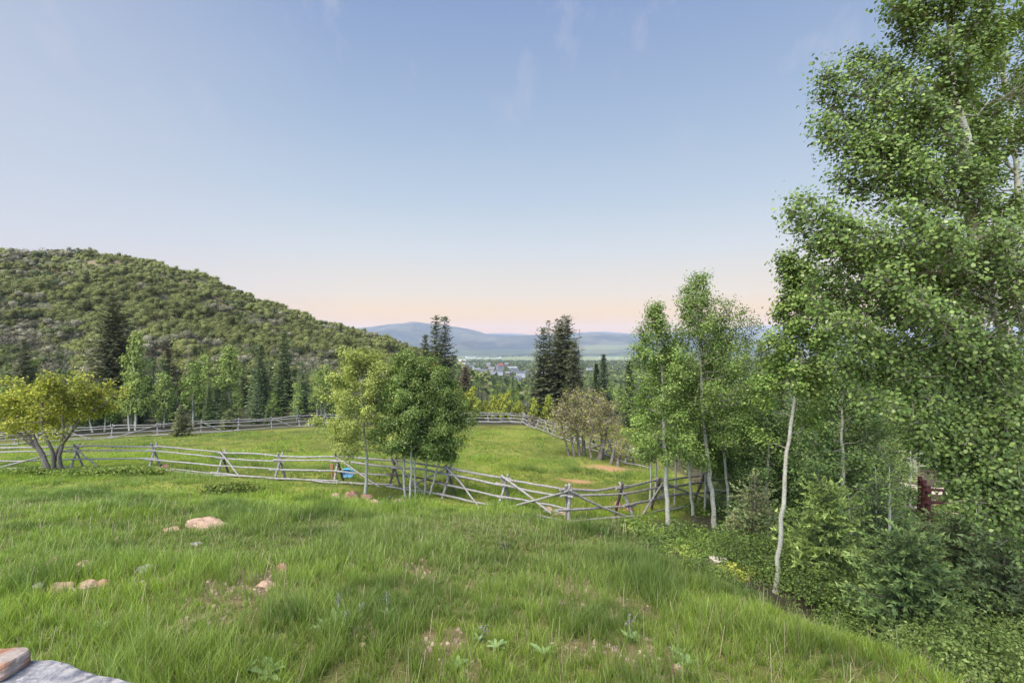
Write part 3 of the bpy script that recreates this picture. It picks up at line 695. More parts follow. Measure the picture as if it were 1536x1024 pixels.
# the rubble wall that carries them (below the frame)
wg = Geo(); wr = rg(3)
for k in range(3):
    for j in range(7):
        x = -2.9 + j * .34 + wr.uniform(-.03, .03); z0 = 0.45 + k * .8
        bx = np.array([(-1, -1, -1), (1, -1, -1), (1, 1, -1), (-1, 1, -1), (-1, -1, 1), (1, -1, 1), (1, 1, 1), (-1, 1, 1)], float) * (.165, .2, .39) * wr.uniform(.93, 1, (8, 3)) + (x + .17 * (k % 2), 1.25, z0 + .4)
        wg.add(bx, [(0, 3, 2, 1), (4, 5, 6, 7), (0, 1, 5, 4), (1, 2, 6, 5), (2, 3, 7, 6), (3, 0, 4, 7)])
tag(wg.build('stone_wall', M_ROCKG, loc=(-1.8, 1.25, .4)), 'low rubble wall carrying the grey slab', 'wall')

# ------------------------------------------------------------------ buck and rail fences
def rail(parent, a, b, rad, r, mat, name='rail', ov=(0.25, 0.25), loc=(0, 0, 0), sides=7, bend=.02):
    a = np.array(a, float); b = np.array(b, float); d = (b - a) / np.linalg.norm(b - a); a = a - d * ov[0]; b = b + d * ov[1]
    n = 9; t = np.linspace(0, 1, n)[:, None]; p = a * (1 - t) + b * t
    L = np.linalg.norm(b - a); ph = r.uniform(0, 6.28, 3); am = r.normal(size=3) * bend * L * .3
    p = p + np.sin(t * np.pi * r.uniform(.8, 2.2) + ph[0]) * am; p[1:-1] += r.normal(size=(n - 2, 3)) * .006
    rr = rad * np.linspace(1.12, .85, n) * (1 + r.normal(size=n) * .04)
    g = Geo(); tube(g, p, rr, sides, smoothc := (1, 1, 1)); return g.build(name, mat, parent, loc, smooth=True)
def buck_fence(name, label, posts, seed, rails=4, braces=(), height=1.2, rad=.045, bottom=True, side=1, brown=(), ground_rail=True, lean={}, cat='fence', group=None):
    """posts: world base points. Each buck is a pair of crossed legs set square to the run."""
    r = rg(seed); P = np.array(posts, float); root = empty(name, P[0], label, cat, group); loc = P[0]
    n = len(P); D = np.zeros((n, 3))
    for i in range(n):
        d = P[min(i + 1, n - 1)] - P[max(i - 1, 0)]; d[2] = 0; D[i] = d / np.linalg.norm(d)
    Nn = np.stack([D[:, 1], -D[:, 0], 0 * D[:, 0]], 1) * side        # towards the viewer's side
    leg_at = []
    for i in range(n):
        sp = .42 * height / 1.2; hh = height * r.uniform(.96, 1.06); lz = lean.get(i, 0.0)
        e = empty('buck', P[i] - loc); e.parent = root
        tilt = D[i] * (lz + r.normal() * .03)
        for s in (1, -1):
            foot = P[i] + Nn[i] * sp * s + D[i] * s * .045; foot[2] = float(ground(foot[0:1], foot[1:2])[0]) - .05
            head = P[i] - Nn[i] * .11 * s + D[i] * s * .045 + np.array([0, 0, hh]) + tilt
            rail(e, foot, head, rad * r.uniform(1.15, 1.35), r, M_WOODD if (i, s) in brown or r.random() < .12 or s < 0 and r.random() < .35 else M_WOOD, 'leg', (0, .04), P[i], bend=.008)
        leg_at.append((hh, tilt, sp))
    for i in range(n - 1):
        hs = np.linspace(.16, .80, rails - 1)
        for j, f in enumerate(list(hs) + [1.0]):
            def pt(k):
                hh, tilt, sp = leg_at[k]
                if f == 1.0: return P[k] + np.array([0, 0, hh * .90]) + tilt * .9
                off = (sp * (1 - f) - .0 * f) + .05
                return P[k] + Nn[k] * off + np.array([0, 0, hh * f * .92]) + tilt * f
            if not bottom and j == 0 and r.random() < .5: continue
            a, b = pt(i), pt(i + 1); dz = r.normal(size=2) * .025; a[2] += dz[0]; b[2] += dz[1]
            rail(root, a, b, rad * r.uniform(.85, 1.12), r, M_WOODD if r.random() < .07 else M_WOOD, 'rail', (r.uniform(.12, .4), r.uniform(.12, .4)), loc)
        if ground_rail and r.random() < ground_rail:
            a = P[i] + Nn[i] * (leg_at[i][2] + .07); b = P[i + 1] + Nn[i + 1] * (leg_at[i + 1][2] + .07)
            a[2] = float(ground(a[0:1], a[1:2])[0]) + .08; b[2] = float(ground(b[0:1], b[1:2])[0]) + .08
            rail(root, a, b, rad, r, M_WOOD, 'rail', (.3, .3), loc)
    for i, j, f0, f1 in braces:   # from buck i at height f0 towards buck j at height f1 (fraction along the bay in .x)
        (ta, fa), (tb, fb) = f0, f1
        a = P[i] * (1 - ta) + P[j] * ta + np.array([0, 0, fa * height]) + Nn[i] * (.42 * (1 - fa) + .12); b = P[i] * (1 - tb) + P[j] * tb + np.array([0, 0, fb * height]) + Nn[j] * (.42 * (1 - fb) + .12)
        rail(root, a, b, rad * .92, r, M_WOOD, 'brace', (.1, .1), loc)
    return root
front = [G(px, Y) for px, Y in [(-150, 28.5), (-20, 27.5), (115, 27), (232, 26.5), (334, 25.5), (420, 24.5), (508, 23.8), (592, 22.8), (673, 21), (757, 19.2), (852, 17), (936, 18.4), (992, 19.8), (1055, 21.2), (1110, 22.6)]]
buck_fence('buck_and_rail_fence', 'weathered grey buck and rail fence running across the middle of the slope', front, 11, 4, height=1.28, rad=.043, ground_rail=.75,
           braces=[(1, 2, (.1, 0.05), (.97, .85)), (2, 3, (.03, .85), (.45, .05)), (4, 5, (.02, .9), (.5, .0)), (6, 7, (.02, .9), (.85, .1)), (7, 8, (.05, .95), (.75, .05)), (7, 8, (.3, .1), (.97, .9)), (8, 9, (.03, .95), (.75, .05)),
                   (9, 10, (.03, .95), (.75, .3)), (9, 10, (.1, .1), (.97, .85)), (10, 11, (.03, .85), (.95, .1)), (11, 12, (.1, .05), (.97, .9)), (12, 13, (.03, .85), (.95, .2))],
           brown=[(8, -1), (11, -1)], lean={11: -.12, 12: -.22})
back = [G(px, Y) for px, Y in [(-330, 43), (-210, 43.5), (-95, 44), (25, 45), (95, 46.5), (168, 47.5), (236, 49), (301, 50.5), (356, 52), (406, 53.5), (447, 55), (488, 57), (530, 58.5), (572, 60)]]
buck_fence('buck_and_rail_fence', 'grey buck and rail fence along the foot of the wood left of the paired aspens', back, 12, 4, height=1.25, rad=.04, ground_rail=.4,
           braces=[(2, 3, (.5, .1), (1, .8)), (4, 5, (.02, .8), (.6, .1)), (5, 6, (.1, .1), (.97, .8)), (7, 8, (.02, .9), (.6, .1)), (9, 10, (.02, .9), (.7, .2)), (10, 11, (.3, .1), (.97, .8))])
back2 = [G(px, Y) for px, Y in [(612, 61), (650, 62), (692, 63), (731, 64), (766, 65), (785, 64.5)]]
buck_fence('buck_and_rail_fence', 'short grey fence run closing the far end of the meadow', back2, 13, 4, height=1.25, rad=.05, ground_rail=.4,
           braces=[(1, 2, (.1, .1), (.97, .8)), (3, 4, (.02, .9), (.7, .2))])
side = [G(px, Y) for px, Y in [(786, 63.5), (797, 60), (808, 57), (820, 54), (833, 51), (848, 48), (866, 45), (888, 42), (914, 39), (944, 36), (980, 33)]]
buck_fence('buck_and_rail_fence', 'pale grey fence run descending behind the cluster of bare oaks', side, 14, 4, height=1.25, rad=.055, ground_rail=.3, side=1,
           braces=[(1, 2, (.1, .1), (.97, .8)), (3, 4, (.02, .9), (.7, .2)), (5, 6, (.1, .1), (.97, .8)), (7, 8, (.1, .1), (.97, .8))])

# post and rail fences on the right
def post_rail(name, label, posts, h, pr, rr, nr_, mat, seed):
    r = rg(seed); P = np.array(posts); root = empty(name, P[0], label, 'fence'); loc = P[0]
    for p in P:
        rail(root, p - (0, 0, .15), p + (0, 0, h), pr, r, mat, 'post', (0, 0), loc, 10, .002)
    for i in range(len(P) - 1):
        for f in np.linspace(.3, .9, nr_):
            a, b = P[i].copy(), P[i + 1].copy(); a[2] += h * f; b[2] += h * f
            rail(root, a, b, rr, r, mat, 'rail', (.15, .15), loc, 7, .004)
    return root
post_rail('ranch_fence', 'dark red stained post and rail fence beside the gravel road', [G(1380, 22), G(1386, 20.2), G(1392, 18.6), G(1470, 19.2), G(1560, 20)], 1.5, .1, .05, 3, M_RED, 21)
post_rail('ranch_fence', 'lower dark red rail fence half hidden by the young firs', [G(1300, 16.5), G(1362, 15.5), G(1450, 15), G(1540, 15)], 1.0, .11, .045, 2, M_RED, 22)
post_rail('rail_fence', 'thin grey rail fence with a thick tan post across the gravel road', [G(1330, 39), G(1372, 38), G(1440, 37), G(1530, 36.5)], 1.5, .17, .06, 3, M_WOOD, 23)

# gravel road and its gravel bank
def ribbon(name, centre, width, mat, lift, n=60, m=12):
    c = np.array(centre, float); t = np.linspace(0, len(c) - 1, n); X = np.interp(t, range(len(c)), c[:, 0]); Y = np.interp(t, range(len(c)), c[:, 1])
    dx = np.gradient(X); dy = np.gradient(Y); L = np.hypot(dx, dy); s = np.linspace(-.5, .5, m)
    wv = np.interp(t, range(len(c)), width if np.ndim(width) else [width] * len(c))
    XX_ = X[:, None] - (dy / L * wv)[:, None] * s; YY_ = Y[:, None] + (dx / L * wv)[:, None] * s
    Z_ = ground(XX_, YY_) + lift * (1 - (2 * np.abs(s)) ** 4)[None]
    Z_[:, 0] -= .1; Z_[:, -1] -= .1
    k = np.arange(n * m).reshape(n, m); g = Geo(); g.add(np.stack([XX_, YY_, Z_], -1).reshape(-1, 3), np.stack([k[:-1, :-1], k[:-1, 1:], k[1:, 1:], k[1:, :-1]], -1).reshape(-1, 4), (1, 1, 1))
    return tag(g.build(name, mat, smooth=True), kind='structure')
def gravel(name, c1, c2, strip=None):
    m, t, b = newmat(name); f = nnoise(t, 12, 8, .75); c = nramp(t, f, [(.3, c1), (.7, c2)])
    t.links.new(c, b.inputs['Base Color']); b.inputs['Roughness'].default_value = .95; nbump(t, b, f, .6, .05); return m
M_GRAVEL = gravel('road_gravel', (0.34, 0.27, 0.20), (0.52, 0.44, 0.35)); M_BANK = gravel('gravel_bank', (0.16, 0.14, 0.12), (0.36, 0.31, 0.28))
g1 = [G(1240, 35)[:2], G(1330, 33)[:2], G(1400, 31.5)[:2], G(1480, 30.5)[:2], G(1600, 29.5)[:2], G(1750, 29)[:2]]
ribbon('gravel_road', g1, 3.6, M_GRAVEL, .05)
ribbon('gravel_bank', [G(1250, 27)[:2], G(1340, 26)[:2], G(1420, 25)[:2], G(1600, 24)[:2]], 7, M_BANK, .03)
for i, (a, b, wd, hh, l) in enumerate([(1408, 762, 20, 9, 'whitish boulder on the gravel bank behind the red fence'), (1345, 772, 22, 10, 'pink boulder on the gravel bank left of the red fence'),
                                       (1425, 775, 26, 10, 'flat pale boulder on the gravel bank below the red fence'), (1290, 865, 16, 9, 'small pale rock in the dark gully'), (1470, 800, 24, 10, 'tan boulder under the lowest leaves of the big aspen')]):
    rock_px(a, b, wd, hh, 40 + i, M_ROCK, l, 'boulder', 'boulder')

# ------------------------------------------------------------------ small things in the meadow
def stake(px, Y, hpx, label, lean=0.0, cap=True):
    p = G(px, Y); h = hpx / F * Y; r = rg(int(px)); root = empty('garden_stake', p, label, 'stake')
    g = Geo(); tube(g, [p - (0, 0, .05), p + (lean * .5, 0, h * .5), p + (lean, 0, h)], .022, 8); g.build('shaft', M_BLACK, root, p)
    g = Geo(); tube(g, [p + (lean, 0, h - .03), p + (lean, 0, h + .01), p + (lean, 0, h + .06)], [.05, .07, .03], 10); g.build('head', M_BLACK, root, p)
M_BLACK = flat('black_plastic', (.015, .015, .016), .5)
stake(241, 25.4, 12, 'thin black stake behind the fence near the reddish boulders')
stake(569, 24.6, 8, 'short black stake just behind the fence between two bucks')
stake(577, 19.6, 7, 'black leaning stake in the grass between the lone aspen and the clump', .22)
# blue plastic sled / tub behind the fence
def tub():
    p = G(521, 24.9); root = empty('plastic_tub', p, 'bright blue plastic tub tipped on its side behind the fence', 'tub')
    m = flat('blue_plastic', (.03, .22, .42), .5, .1); m2 = flat('blue_rim', (.07, .30, .50), .5, .1)
    n = 28; a = np.linspace(0, 2 * np.pi, n, endpoint=False); rows = []
    def sup(rx, rz): return np.sign(np.cos(a)) * np.abs(np.cos(a)) ** .6 * rx, np.sign(np.sin(a)) * np.abs(np.sin(a)) ** .6 * rz
    for rx, rz, y in [(.0, .0, .16), (.24, .15, .16), (.27, .18, .10), (.30, .20, -.08), (.28, .18, -.08), (.23, .14, .12), (0, 0, .12)]:
        x, z = sup(rx, rz); rows.append(np.stack([p[0] + x, p[1] + y + 0 * x, p[2] + .27 + z + y * .25], 1))
    V = np.concatenate(rows); k = np.arange(len(rows) * n).reshape(-1, n); k2 = np.roll(k, -1, 1)
    g = Geo(); g.add(V, np.stack([k[:-1], k2[:-1], k2[1:], k[1:]], -1).reshape(-1, 4)); g.build('body', m, root, p, smooth=True)
    x, z = sup(.30, .20); pts = np.stack([p[0] + x, p[1] - .08 + 0 * x, p[2] + .27 + z - .02], 1); g = Geo(); tube(g, np.vstack([pts, pts[:1]]), .016, 6); g.build('rim', m2, root, p, smooth=True)
tub()
p = G(498, 24.9); g = Geo(); tube(g, [p - (0, 0, .1), p + (0, 0, .55), p + (.01, 0, .72)], [.05, .055, .05], 10); rt = empty('rusty_post', p, 'short rust brown post with a square cap beside the blue tub', 'post'); g.build('shaft', flat('rust', (.30, .12, .05), .8, .3), rt, p)
g = Geo(); q = p + np.array((0, 0, .62)); bx = np.array([(-1, -1, -1), (1, -1, -1), (1, 1, -1), (-1, 1, -1), (-.8, -.8, 1), (.8, -.8, 1), (.8, .8, 1), (-.8, .8, 1)]) * (.08, .07, .11) + q
g.add(bx, [(0, 3, 2, 1), (4, 5, 6, 7), (0, 1, 5, 4), (1, 2, 6, 5), (2, 3, 7, 6), (3, 0, 4, 7)]); g.build('cap', flat('rust_cap', (.22, .10, .055), .8, .3), rt, p)
# cut stump
def stump():
    p = hit(1077, 852); root = empty('tree_stump', p, 'grey sawn tree stump on bare brown soil in the undergrowth', 'stump')
    g = Geo(); n = 18; a = np.linspace(0, 2 * np.pi, n, endpoint=False); rows = []
    for rr, z in [(.30, -.05), (.24, .04), (.20, .12), (.19, .20)]:
        q = rr * (1 + .12 * np.sin(a * 3 + 1) + .06 * np.sin(a * 5)); rows.append(np.stack([p[0] + q * np.cos(a), p[1] + q * np.sin(a), np.full(n, p[2] + z)], 1))
    V = np.concatenate(rows); k = np.arange(4 * n).reshape(4, n); k2 = np.roll(k, -1, 1); u = np.stack([np.tile(a / 3, 4), np.repeat([0, .3, .6, .9], n), np.zeros(4 * n)], 1)
    g.add(V, np.stack([k[:-1], k2[:-1], k2[1:], k[1:]], -1).reshape(-1, 4), u=u); g.build('trunk', M_GREYB, root, p, smooth=True)
    g = Geo(); g.add(rows[3] + (0, 0, .004), np.arange(n)[None]); g.build('cut_face', flat('sawn_wood', (.42, .36, .30), .8, .3, 14), root, p)
stump()

# ------------------------------------------------------------------ town and farm houses in the valley
M_WIN = flat('window_glass', (.04, .05, .06), .2)
wallm = [flat('wall_' + n_, c) for n_, c in (('white', (.30, .30, .30)), ('tan', (.17, .14, .11)), ('grey', (.14, .145, .155)), ('brown', (.09, .065, .05)))]
roofm = [flat('roof_' + n_, c) for n_, c in (('grey', (.11, .115, .13)), ('white', (.24, .25, .27)), ('red', (.15, .05, .04)), ('dark', (.07, .07, .08)))]
def house(w_, d_, h_, rh, wm, rm, label, group, nwin=4, cat='house'):
    root = empty('house', (0, 0, 0), label, cat, group)
    g = Geo(); x, y = w_ / 2, d_ / 2
    V = [(-x, -y, -3), (x, -y, -3), (x, y, -3), (-x, y, -3), (-x, -y, h_), (x, -y, h_), (x, y, h_), (-x, y, h_), (-x, 0, h_ + rh - .05), (x, 0, h_ + rh - .05)]
    g.add(V, [(0, 1, 5, 4), (2, 3, 7, 6), (1, 2, 6, 5), (3, 0, 4, 7)]); g.add(V, [(4, 7, 8), (5, 9, 6)]); g.build('wall', wm, root)
    e = .6; g = Geo(); s = rh / y
    V = []
    for dz in (0, .25):
        V += [(-x - e, -y - e, h_ - s * e + dz), (x + e, -y - e, h_ - s * e + dz), (x + e, 0, h_ + rh + dz), (-x - e, 0, h_ + rh + dz), (x + e, y + e, h_ - s * e + dz), (-x - e, y + e, h_ - s * e + dz)]
    g.add(V, [(6, 7, 8, 9), (9, 8, 10, 11), (0, 3, 2, 1), (3, 5, 4, 2), (0, 1, 7, 6), (1, 2, 8, 7), (2, 4, 10, 8), (4, 5, 11, 10), (5, 3, 9, 11), (3, 0, 6, 9)]); g.build('roof', rm, root)
    for i in range(nwin):
        cx = -x + w_ * (i + .5) / nwin; g = Geo(); q = .7
        V = [(cx - q, -y - .06, 1.2), (cx + q, -y - .06, 1.2), (cx + q, -y - .06, 2.5), (cx - q, -y - .06, 2.5), (cx - q, -y + .05, 1.2), (cx + q, -y + .05, 1.2), (cx + q, -y + .05, 2.5), (cx - q, -y + .05, 2.5)]
        g.add(V, [(0, 1, 2, 3), (0, 4, 5, 1), (1, 5, 6, 2), (2, 6, 7, 3), (3, 7, 4, 0)]); g.build('window', M_WIN, root)
    return root
GT = 'houses of the small town in the valley'
protos = [house(13, 9, 5, 3, wallm[1], roofm[0], 'tan walled house with a grey roof in the valley town', GT), house(15, 10, 5.5, 3.2, wallm[2], roofm[3], 'grey walled house with a dark roof in the valley town', GT),
          house(12, 9, 5, 3, wallm[3], roofm[0], 'brown walled house with a grey roof in the valley town', GT), house(16, 10, 6, 3, wallm[0], roofm[3], 'white walled house with a dark roof in the valley town', GT)]
r = rg(31); used = [False] * 4
spots = [(694, 557, 620), (706, 553, 760), (716, 557, 700), (727, 560, 620), (738, 556, 760), (733, 548, 1000), (748, 561, 600), (752, 553, 900), (762, 562, 620), (772, 558, 760), (781, 564, 600), (741, 566, 520), (721, 568, 500),
         (700, 548, 1050), (712, 547, 1100), (760, 548, 1000), (812, 553, 900), (819, 558, 760), (776, 570, 520), (790, 559, 760), (797, 565, 640), (687, 548, 1000), (870, 560, 760), (745, 550, 1100), (805, 549, 1200), (832, 552, 1000), (884, 555, 900), (1075, 548, 1200), (1092, 552, 1000)]
for i, (px, py, Y) in enumerate(spots):
    b = W(px, py, Y); X, Yy = b[0], b[1]; z = float(ground(np.array([X]), np.array([Yy]), False)[0]); k = int(r.integers(0, 4)); z = max(z, b[2])
    loc = (X, Yy, z); rz = r.uniform(-.6, .6)
    if not used[k]: o = protos[k]; o.location = loc; o.rotation_euler = (0, 0, rz); o.scale = (.6,) * 3; used[k] = True
    else: dup(protos[k], loc, rz, r.uniform(.5, .7))
big = house(26, 16, 4.5, 2, wallm[0], roofm[1], 'long white commercial building with a white roof in the valley town', None, 10, 'building'); big.name = 'warehouse'
b = W(768, 553, 950); big.scale = (.65,) * 3; big.location = tuple(b); big.rotation_euler = (0, 0, .25)
big2 = dup(big, tuple(W(812, 560, 620)), -.3, .5, 'white hall between the houses and the tall dark firs'); big2.name = 'hall'
rb = house(14, 10, 6, 4, wallm[2], roofm[2], 'small house with a bright red roof in the valley town', None); rb.scale = (.7,) * 3; rb.location = tuple(W(750, 552, 780)); rb.rotation_euler = (0, 0, .5)
rw = house(24, 12, 5, 3.5, wallm[0], roofm[1], 'pale building with a white roof at the left edge of the town', None, 6, 'building'); rw.name = 'barn'; rw.scale = (.7,) * 3; rw.location = tuple(W(693, 544, 950)); rw.rotation_euler = (0, 0, -.3)
fh = house(16, 11, 6, 3.5, wallm[0], roofm[1], 'distant white farm building at the edge of the pale valley field', 'farm buildings beyond the valley field', 0)
for i in range(24):
    px = 700 + i * 3.4 + r.uniform(-1, 1) if i < 16 else r.uniform(860, 960); Y = 3300 + r.uniform(-160, 160); X = (px - 768) / F * Y
    loc = (X, Y, float(ground(np.array([X]), np.array([Y]), False)[0])); s = r.uniform(.5, .9)
    if i == 0: fh.location = loc
    else: dup(fh, loc, r.uniform(-.5, .5), s)

# ------------------------------------------------------------------ forest: hillside scrub, valley trees
def polyh(pts):
    return lambda px: np.interp(px, [a for a, _ in pts], [b for _, b in pts])
PAL_HILL = [[(0.13, 0.155, 0.05), (0.17, 0.195, 0.06), (0.10, 0.12, 0.04)], [(0.115, 0.115, 0.085), (0.15, 0.145, 0.115), (0.09, 0.09, 0.06)],
            [(0.075, 0.09, 0.04), (0.10, 0.115, 0.05), (0.055, 0.065, 0.03)], [(0.16, 0.15, 0.13), (0.20, 0.19, 0.17), (0.12, 0.12, 0.09)]]
r = rg(77)
sc_var = []
PAL_HILL = [[(0.115, 0.135, 0.045), (0.15, 0.165, 0.055), (0.09, 0.105, 0.04)], [(0.12, 0.12, 0.085), (0.15, 0.15, 0.11), (0.095, 0.10, 0.065)], [(0.06, 0.08, 0.03), (0.085, 0.105, 0.04), (0.045, 0.06, 0.028)], [(0.115, 0.11, 0.085), (0.15, 0.14, 0.115), (0.085, 0.09, 0.06)]]
GH = 'scrub oaks covering the hillside'
HL = ['yellow green scrub oak bush on the slope of the hill', 'grey green scrub oak bush on the slope of the hill', 'dark green scrub oak bush on the slope of the hill', 'bare greyish scrub bush on the slope of the hill']
for k in range(8):
    pal = PAL_HILL[k % 4]; g = shrub_geo(200 + k, 760 if k % 4 != 3 else 480, 2.9, 2.6, 0.28, pal, [3, 2, 2], 7, nb=2.4, jit=.16, core=.58 if k % 4 != 3 else 0); rt = empty('scrub_oak', (0, 0, -500), HL[k % 4], 'bush', GH)
    tg = Geo()
    for q in range(4):
        a = q * 1.57 + .4; tube(tg, [(0, 0, -.6), (math.cos(a) * .5, math.sin(a) * .5, .8), (math.cos(a) * 1.1, math.sin(a) * 1.1, 2.0)], [.10, .07, .03], 5)
    tg.build('trunk', M_GREYB, rt); g.build('crown', M_FAR, rt); sc_var.append((rt, g))
pts = []
tries = 0
Xs = r.uniform(-330, 30, 16000); Ys = 88 + (270 - 88) * r.random(16000)
pxs = 768 + F * Xs / Ys
ridge_ok = (pxs > -420) & (pxs < 680)
Xs, Ys, pxs = Xs[ridge_ok], Ys[ridge_ok], pxs[ridge_ok]
zs = ground(Xs, Ys)
dens = np.where(Ys < 142, np.clip(fbm(Xs * .045, Ys * .045, 91, 3) * 3.4 - 1.05 + np.clip((pxs - 300) / 300, 0, 1), 0.05, 1), 0.98)
dens = np.where(Ys > 222, .35, dens)
keep = r.random(len(Xs)) < dens; Xs, Ys, pxs, zs = Xs[keep], Ys[keep], pxs[keep], zs[keep]
# thin out crowded spots
order = np.argsort(Ys); grid = {}; sel = []
for i in order:
    cx, cy = int(Xs[i] // 3.1), int(Ys[i] // 3.1)
    if any((cx + a, cy + b) in grid and (grid[(cx + a, cy + b)][0] - Xs[i]) ** 2 + (grid[(cx + a, cy + b)][1] - Ys[i]) ** 2 < 3.1 ** 2 for a in (-1, 0, 1) for b in (-1, 0, 1)): continue
    grid[(cx, cy)] = (Xs[i], Ys[i]); sel.append(i)
Xs, Ys, pxs, zs = Xs[sel], Ys[sel], pxs[sel], zs[sel]
kind = np.clip((fbm(Xs * .03, Ys * .03, 55, 3) * 2.6 - .55 + np.clip((pxs - 150) / 400, -.3, .35) + r.normal(size=len(Xs)) * .3), 0, .999)
kind = np.array([[3, 1, 2, 1, 2, 0, 1, 0][int(v * 8)] for v in kind]) + 4 * r.integers(0, 2, len(Xs))
scl = .5 + 1.1 * r.random(len(Xs)) ** 1.3 * np.where(Ys > 215, .8, 1); rot = r.uniform(0, 6.28, len(Xs))
vis = np.nonzero((pxs > -30) & (pxs < 640) & (Ys < 245))[0][:280]
visset = set(vis.tolist())
firsts = [True] * 8
for i in vis:
    k = int(kind[i]); loc = (Xs[i], Ys[i], zs[i] - .2)
    if firsts[k]: o = sc_var[k][0]; o.location = loc; o.scale = (scl[i],) * 3; o.rotation_euler = (0, 0, rot[i]); firsts[k] = False
    else: o = dup(sc_var[k][0], loc, rot[i], scl[i])
    o['label'] = ('small ' if scl[i] < .9 else 'large ' if scl[i] > 1.2 else '') + HL[k % 4].replace('on the slope of the hill', 'low on the hill above the left wood' if Ys[i] < 125 else 'high on the left of the hill' if pxs[i] < 200 else 'on the middle of the hill' if pxs[i] < 400 else 'on the right shoulder of the hill')
g = Geo()
for k in range(8):
    gv = sc_var[k][1]; V = np.concatenate(gv.V); Cc = np.concatenate(gv.C); T_ = np.concatenate(gv.T); nq = len(V) // 4
    ii = [i for i in range(len(Xs)) if kind[i] == k and i not in visset]
    for i in ii:
        sub = 1 if Ys[i] < 200 else 0.6; m = int(nq * sub)
        c, s = math.cos(rot[i]), math.sin(rot[i]); v = V[:m * 4] * scl[i]
        v = np.stack([v[:, 0] * c - v[:, 1] * s + Xs[i], v[:, 0] * s + v[:, 1] * c + Ys[i], v[:, 2] + zs[i] - .2], 1)
        g.add(v, np.arange(m * 4).reshape(m, 4), Cc[:m * 4] * r.uniform(.7, 1.3))
    if firsts[k]:
        bpy.data.objects.remove(sc_var[k][0])
print('hill shrubs', len(Xs), 'individual', len(vis))
tag(g.build('hillside_scrub', M_FAR), 'mass of scrub oak covering the upper hill to its ridge', 'scrub', kind='stuff')
# low sage and weeds between the bushes
m = 26000; X = r.uniform(-160, 20, m); Y = 86 + 110 * r.random(m); q = (768 + F * X / Y < 640) & (fbm(X * .1, Y * .1, 19, 3) > .42); X, Y = X[q], Y[q]; Z = ground(X, Y)
g = Geo(); leaves(g, np.stack([X, Y, Z + r.uniform(.05, .4, len(X))], 1), .55, r, pick_cols(r, len(X), [(0.14, 0.15, 0.10), (0.11, 0.14, 0.06), (.17, .16, .12)], [1, 1, 1]), 4, .8)
tag(g.build('ground_cover', M_FAR), 'low sage and weeds between the scrub oaks of the hill', 'ground cover', kind='stuff')
# far woods of the valley floor
m = 24000; Y = np.exp(r.uniform(math.log(185), math.log(5200), m)); X = (r.uniform(520, 1250, m) - 768) / F * Y; pxx = 768 + F * X / Y
Z = ground(X, Y, False); py_ = 512 + F * (EYE - Z) / Y
ok = fbm(X * .0022, Y * .0016, 71, 4) * 2.6 - .75 > r.random(m); ok &= ~((py_ > 531) & (py_ < 542) & (fbm(X * .0012, Y * .002, 61, 3) * 6 > 2.2) & (Y > 1800)) ; ok |= (np.abs(py_ - 543.5) < 1.8) & (r.random(m) < .8); ok |= (Y < 700); ok &= (pxx > 640) | (Y > 450)
X, Y, Z = X[ok], Y[ok], Z[ok]; n_t = len(X); s = np.clip(r.uniform(4.5, 8, n_t) * np.clip(Y / 900, .75, 1.7), 3, 11)
K = 9; jj = np.repeat(np.arange(n_t), K); off = r.normal(size=(n_t * K, 3)) * np.array([.36, .36, .26]); off[:, 2] = np.abs(off[:, 2]) + .12
P_ = np.stack([X, Y, Z], 1)[jj] + off * s[jj][:, None]
g = Geo(); leaves(g, P_, s[jj] * .5, r, (pick_cols(r, n_t, [(0.055, 0.08, 0.03), (0.09, 0.12, 0.04), (.035, .055, .028), (.10, .10, .05)], [2, 2, 2, 1]))[jj] * r.uniform(.8, 1.2, (n_t * K, 1)), 4, .5)
tag(g.build('valley_woods', M_FAR), 'distant woods and hedgerows spread over the valley floor', 'woods', kind='stuff')

# tree kinds of the wood beyond the fences (copied one by one)
def prof_aspen(s): return (0.55 + 0.45 * min(1, s / .25)) * (1 - s) ** .6 if s > .25 else .55 + 1.2 * s
def aspen_far(seed, pal, wts, H=9, cr_=1.7, cb=.3, n=2600, ls=.16, name='aspen_tree', mat=None):
    rr = rg(seed); b = np.array([0, 0, 0.]); path = [b, b + (rr.normal() * .15, rr.normal() * .15, H * .4), b + (rr.normal() * .3, rr.normal() * .3, H * .75), b + (rr.normal() * .35, rr.normal() * .35, H)]
    return broadleaf(seed, path, .10, (cb, .98), 22, cr_, prof_aspen, n, ls, pal, wts, 4, .22, (15, 62), 6, mat or M_ASPEN, M_FAR, name, nsub=3, cat='tree')
LW = {}
def proto(o, label, group): o['label'] = label; o['group'] = group; o.location = (0, 0, -900); return o
GW = 'trees of the wood beyond the meadow fences'
AS = [proto(aspen_far(300 + i, PAL_ASPEN, [2, 3, 3, 1]), 'green pale trunked aspen in the wood beyond the meadow', GW) for i in range(3)]
AL = [proto(aspen_far(310 + i, PAL_LIGHT, [2, 3, 1], 8, 1.5, .2), 'light green young aspen in the wood beyond the meadow', GW) for i in range(3)]
AY = [proto(aspen_far(320 + i, PAL_YEL, [3, 2, 3, 1], 5, 1.6, .12, 2200, .17, 'maple_tree', M_GREYB), 'yellow green bushy tree behind the far fence of the meadow', 'yellow green trees along the far fence') for i in range(2)]
FD = [proto(conifer(330 + i, (0, 0, 0), 14, 2.6, .05, 34, 7, -.25, .55, 1, droop_seed if False else None), 'dark green fir in the wood beyond the meadow', GW) for i, droop_seed in enumerate((1, 2, 3, 4))]
PAL_SPR = [(0.06, 0.095, 0.045), (0.085, 0.125, 0.055), (.045, .075, .035)]
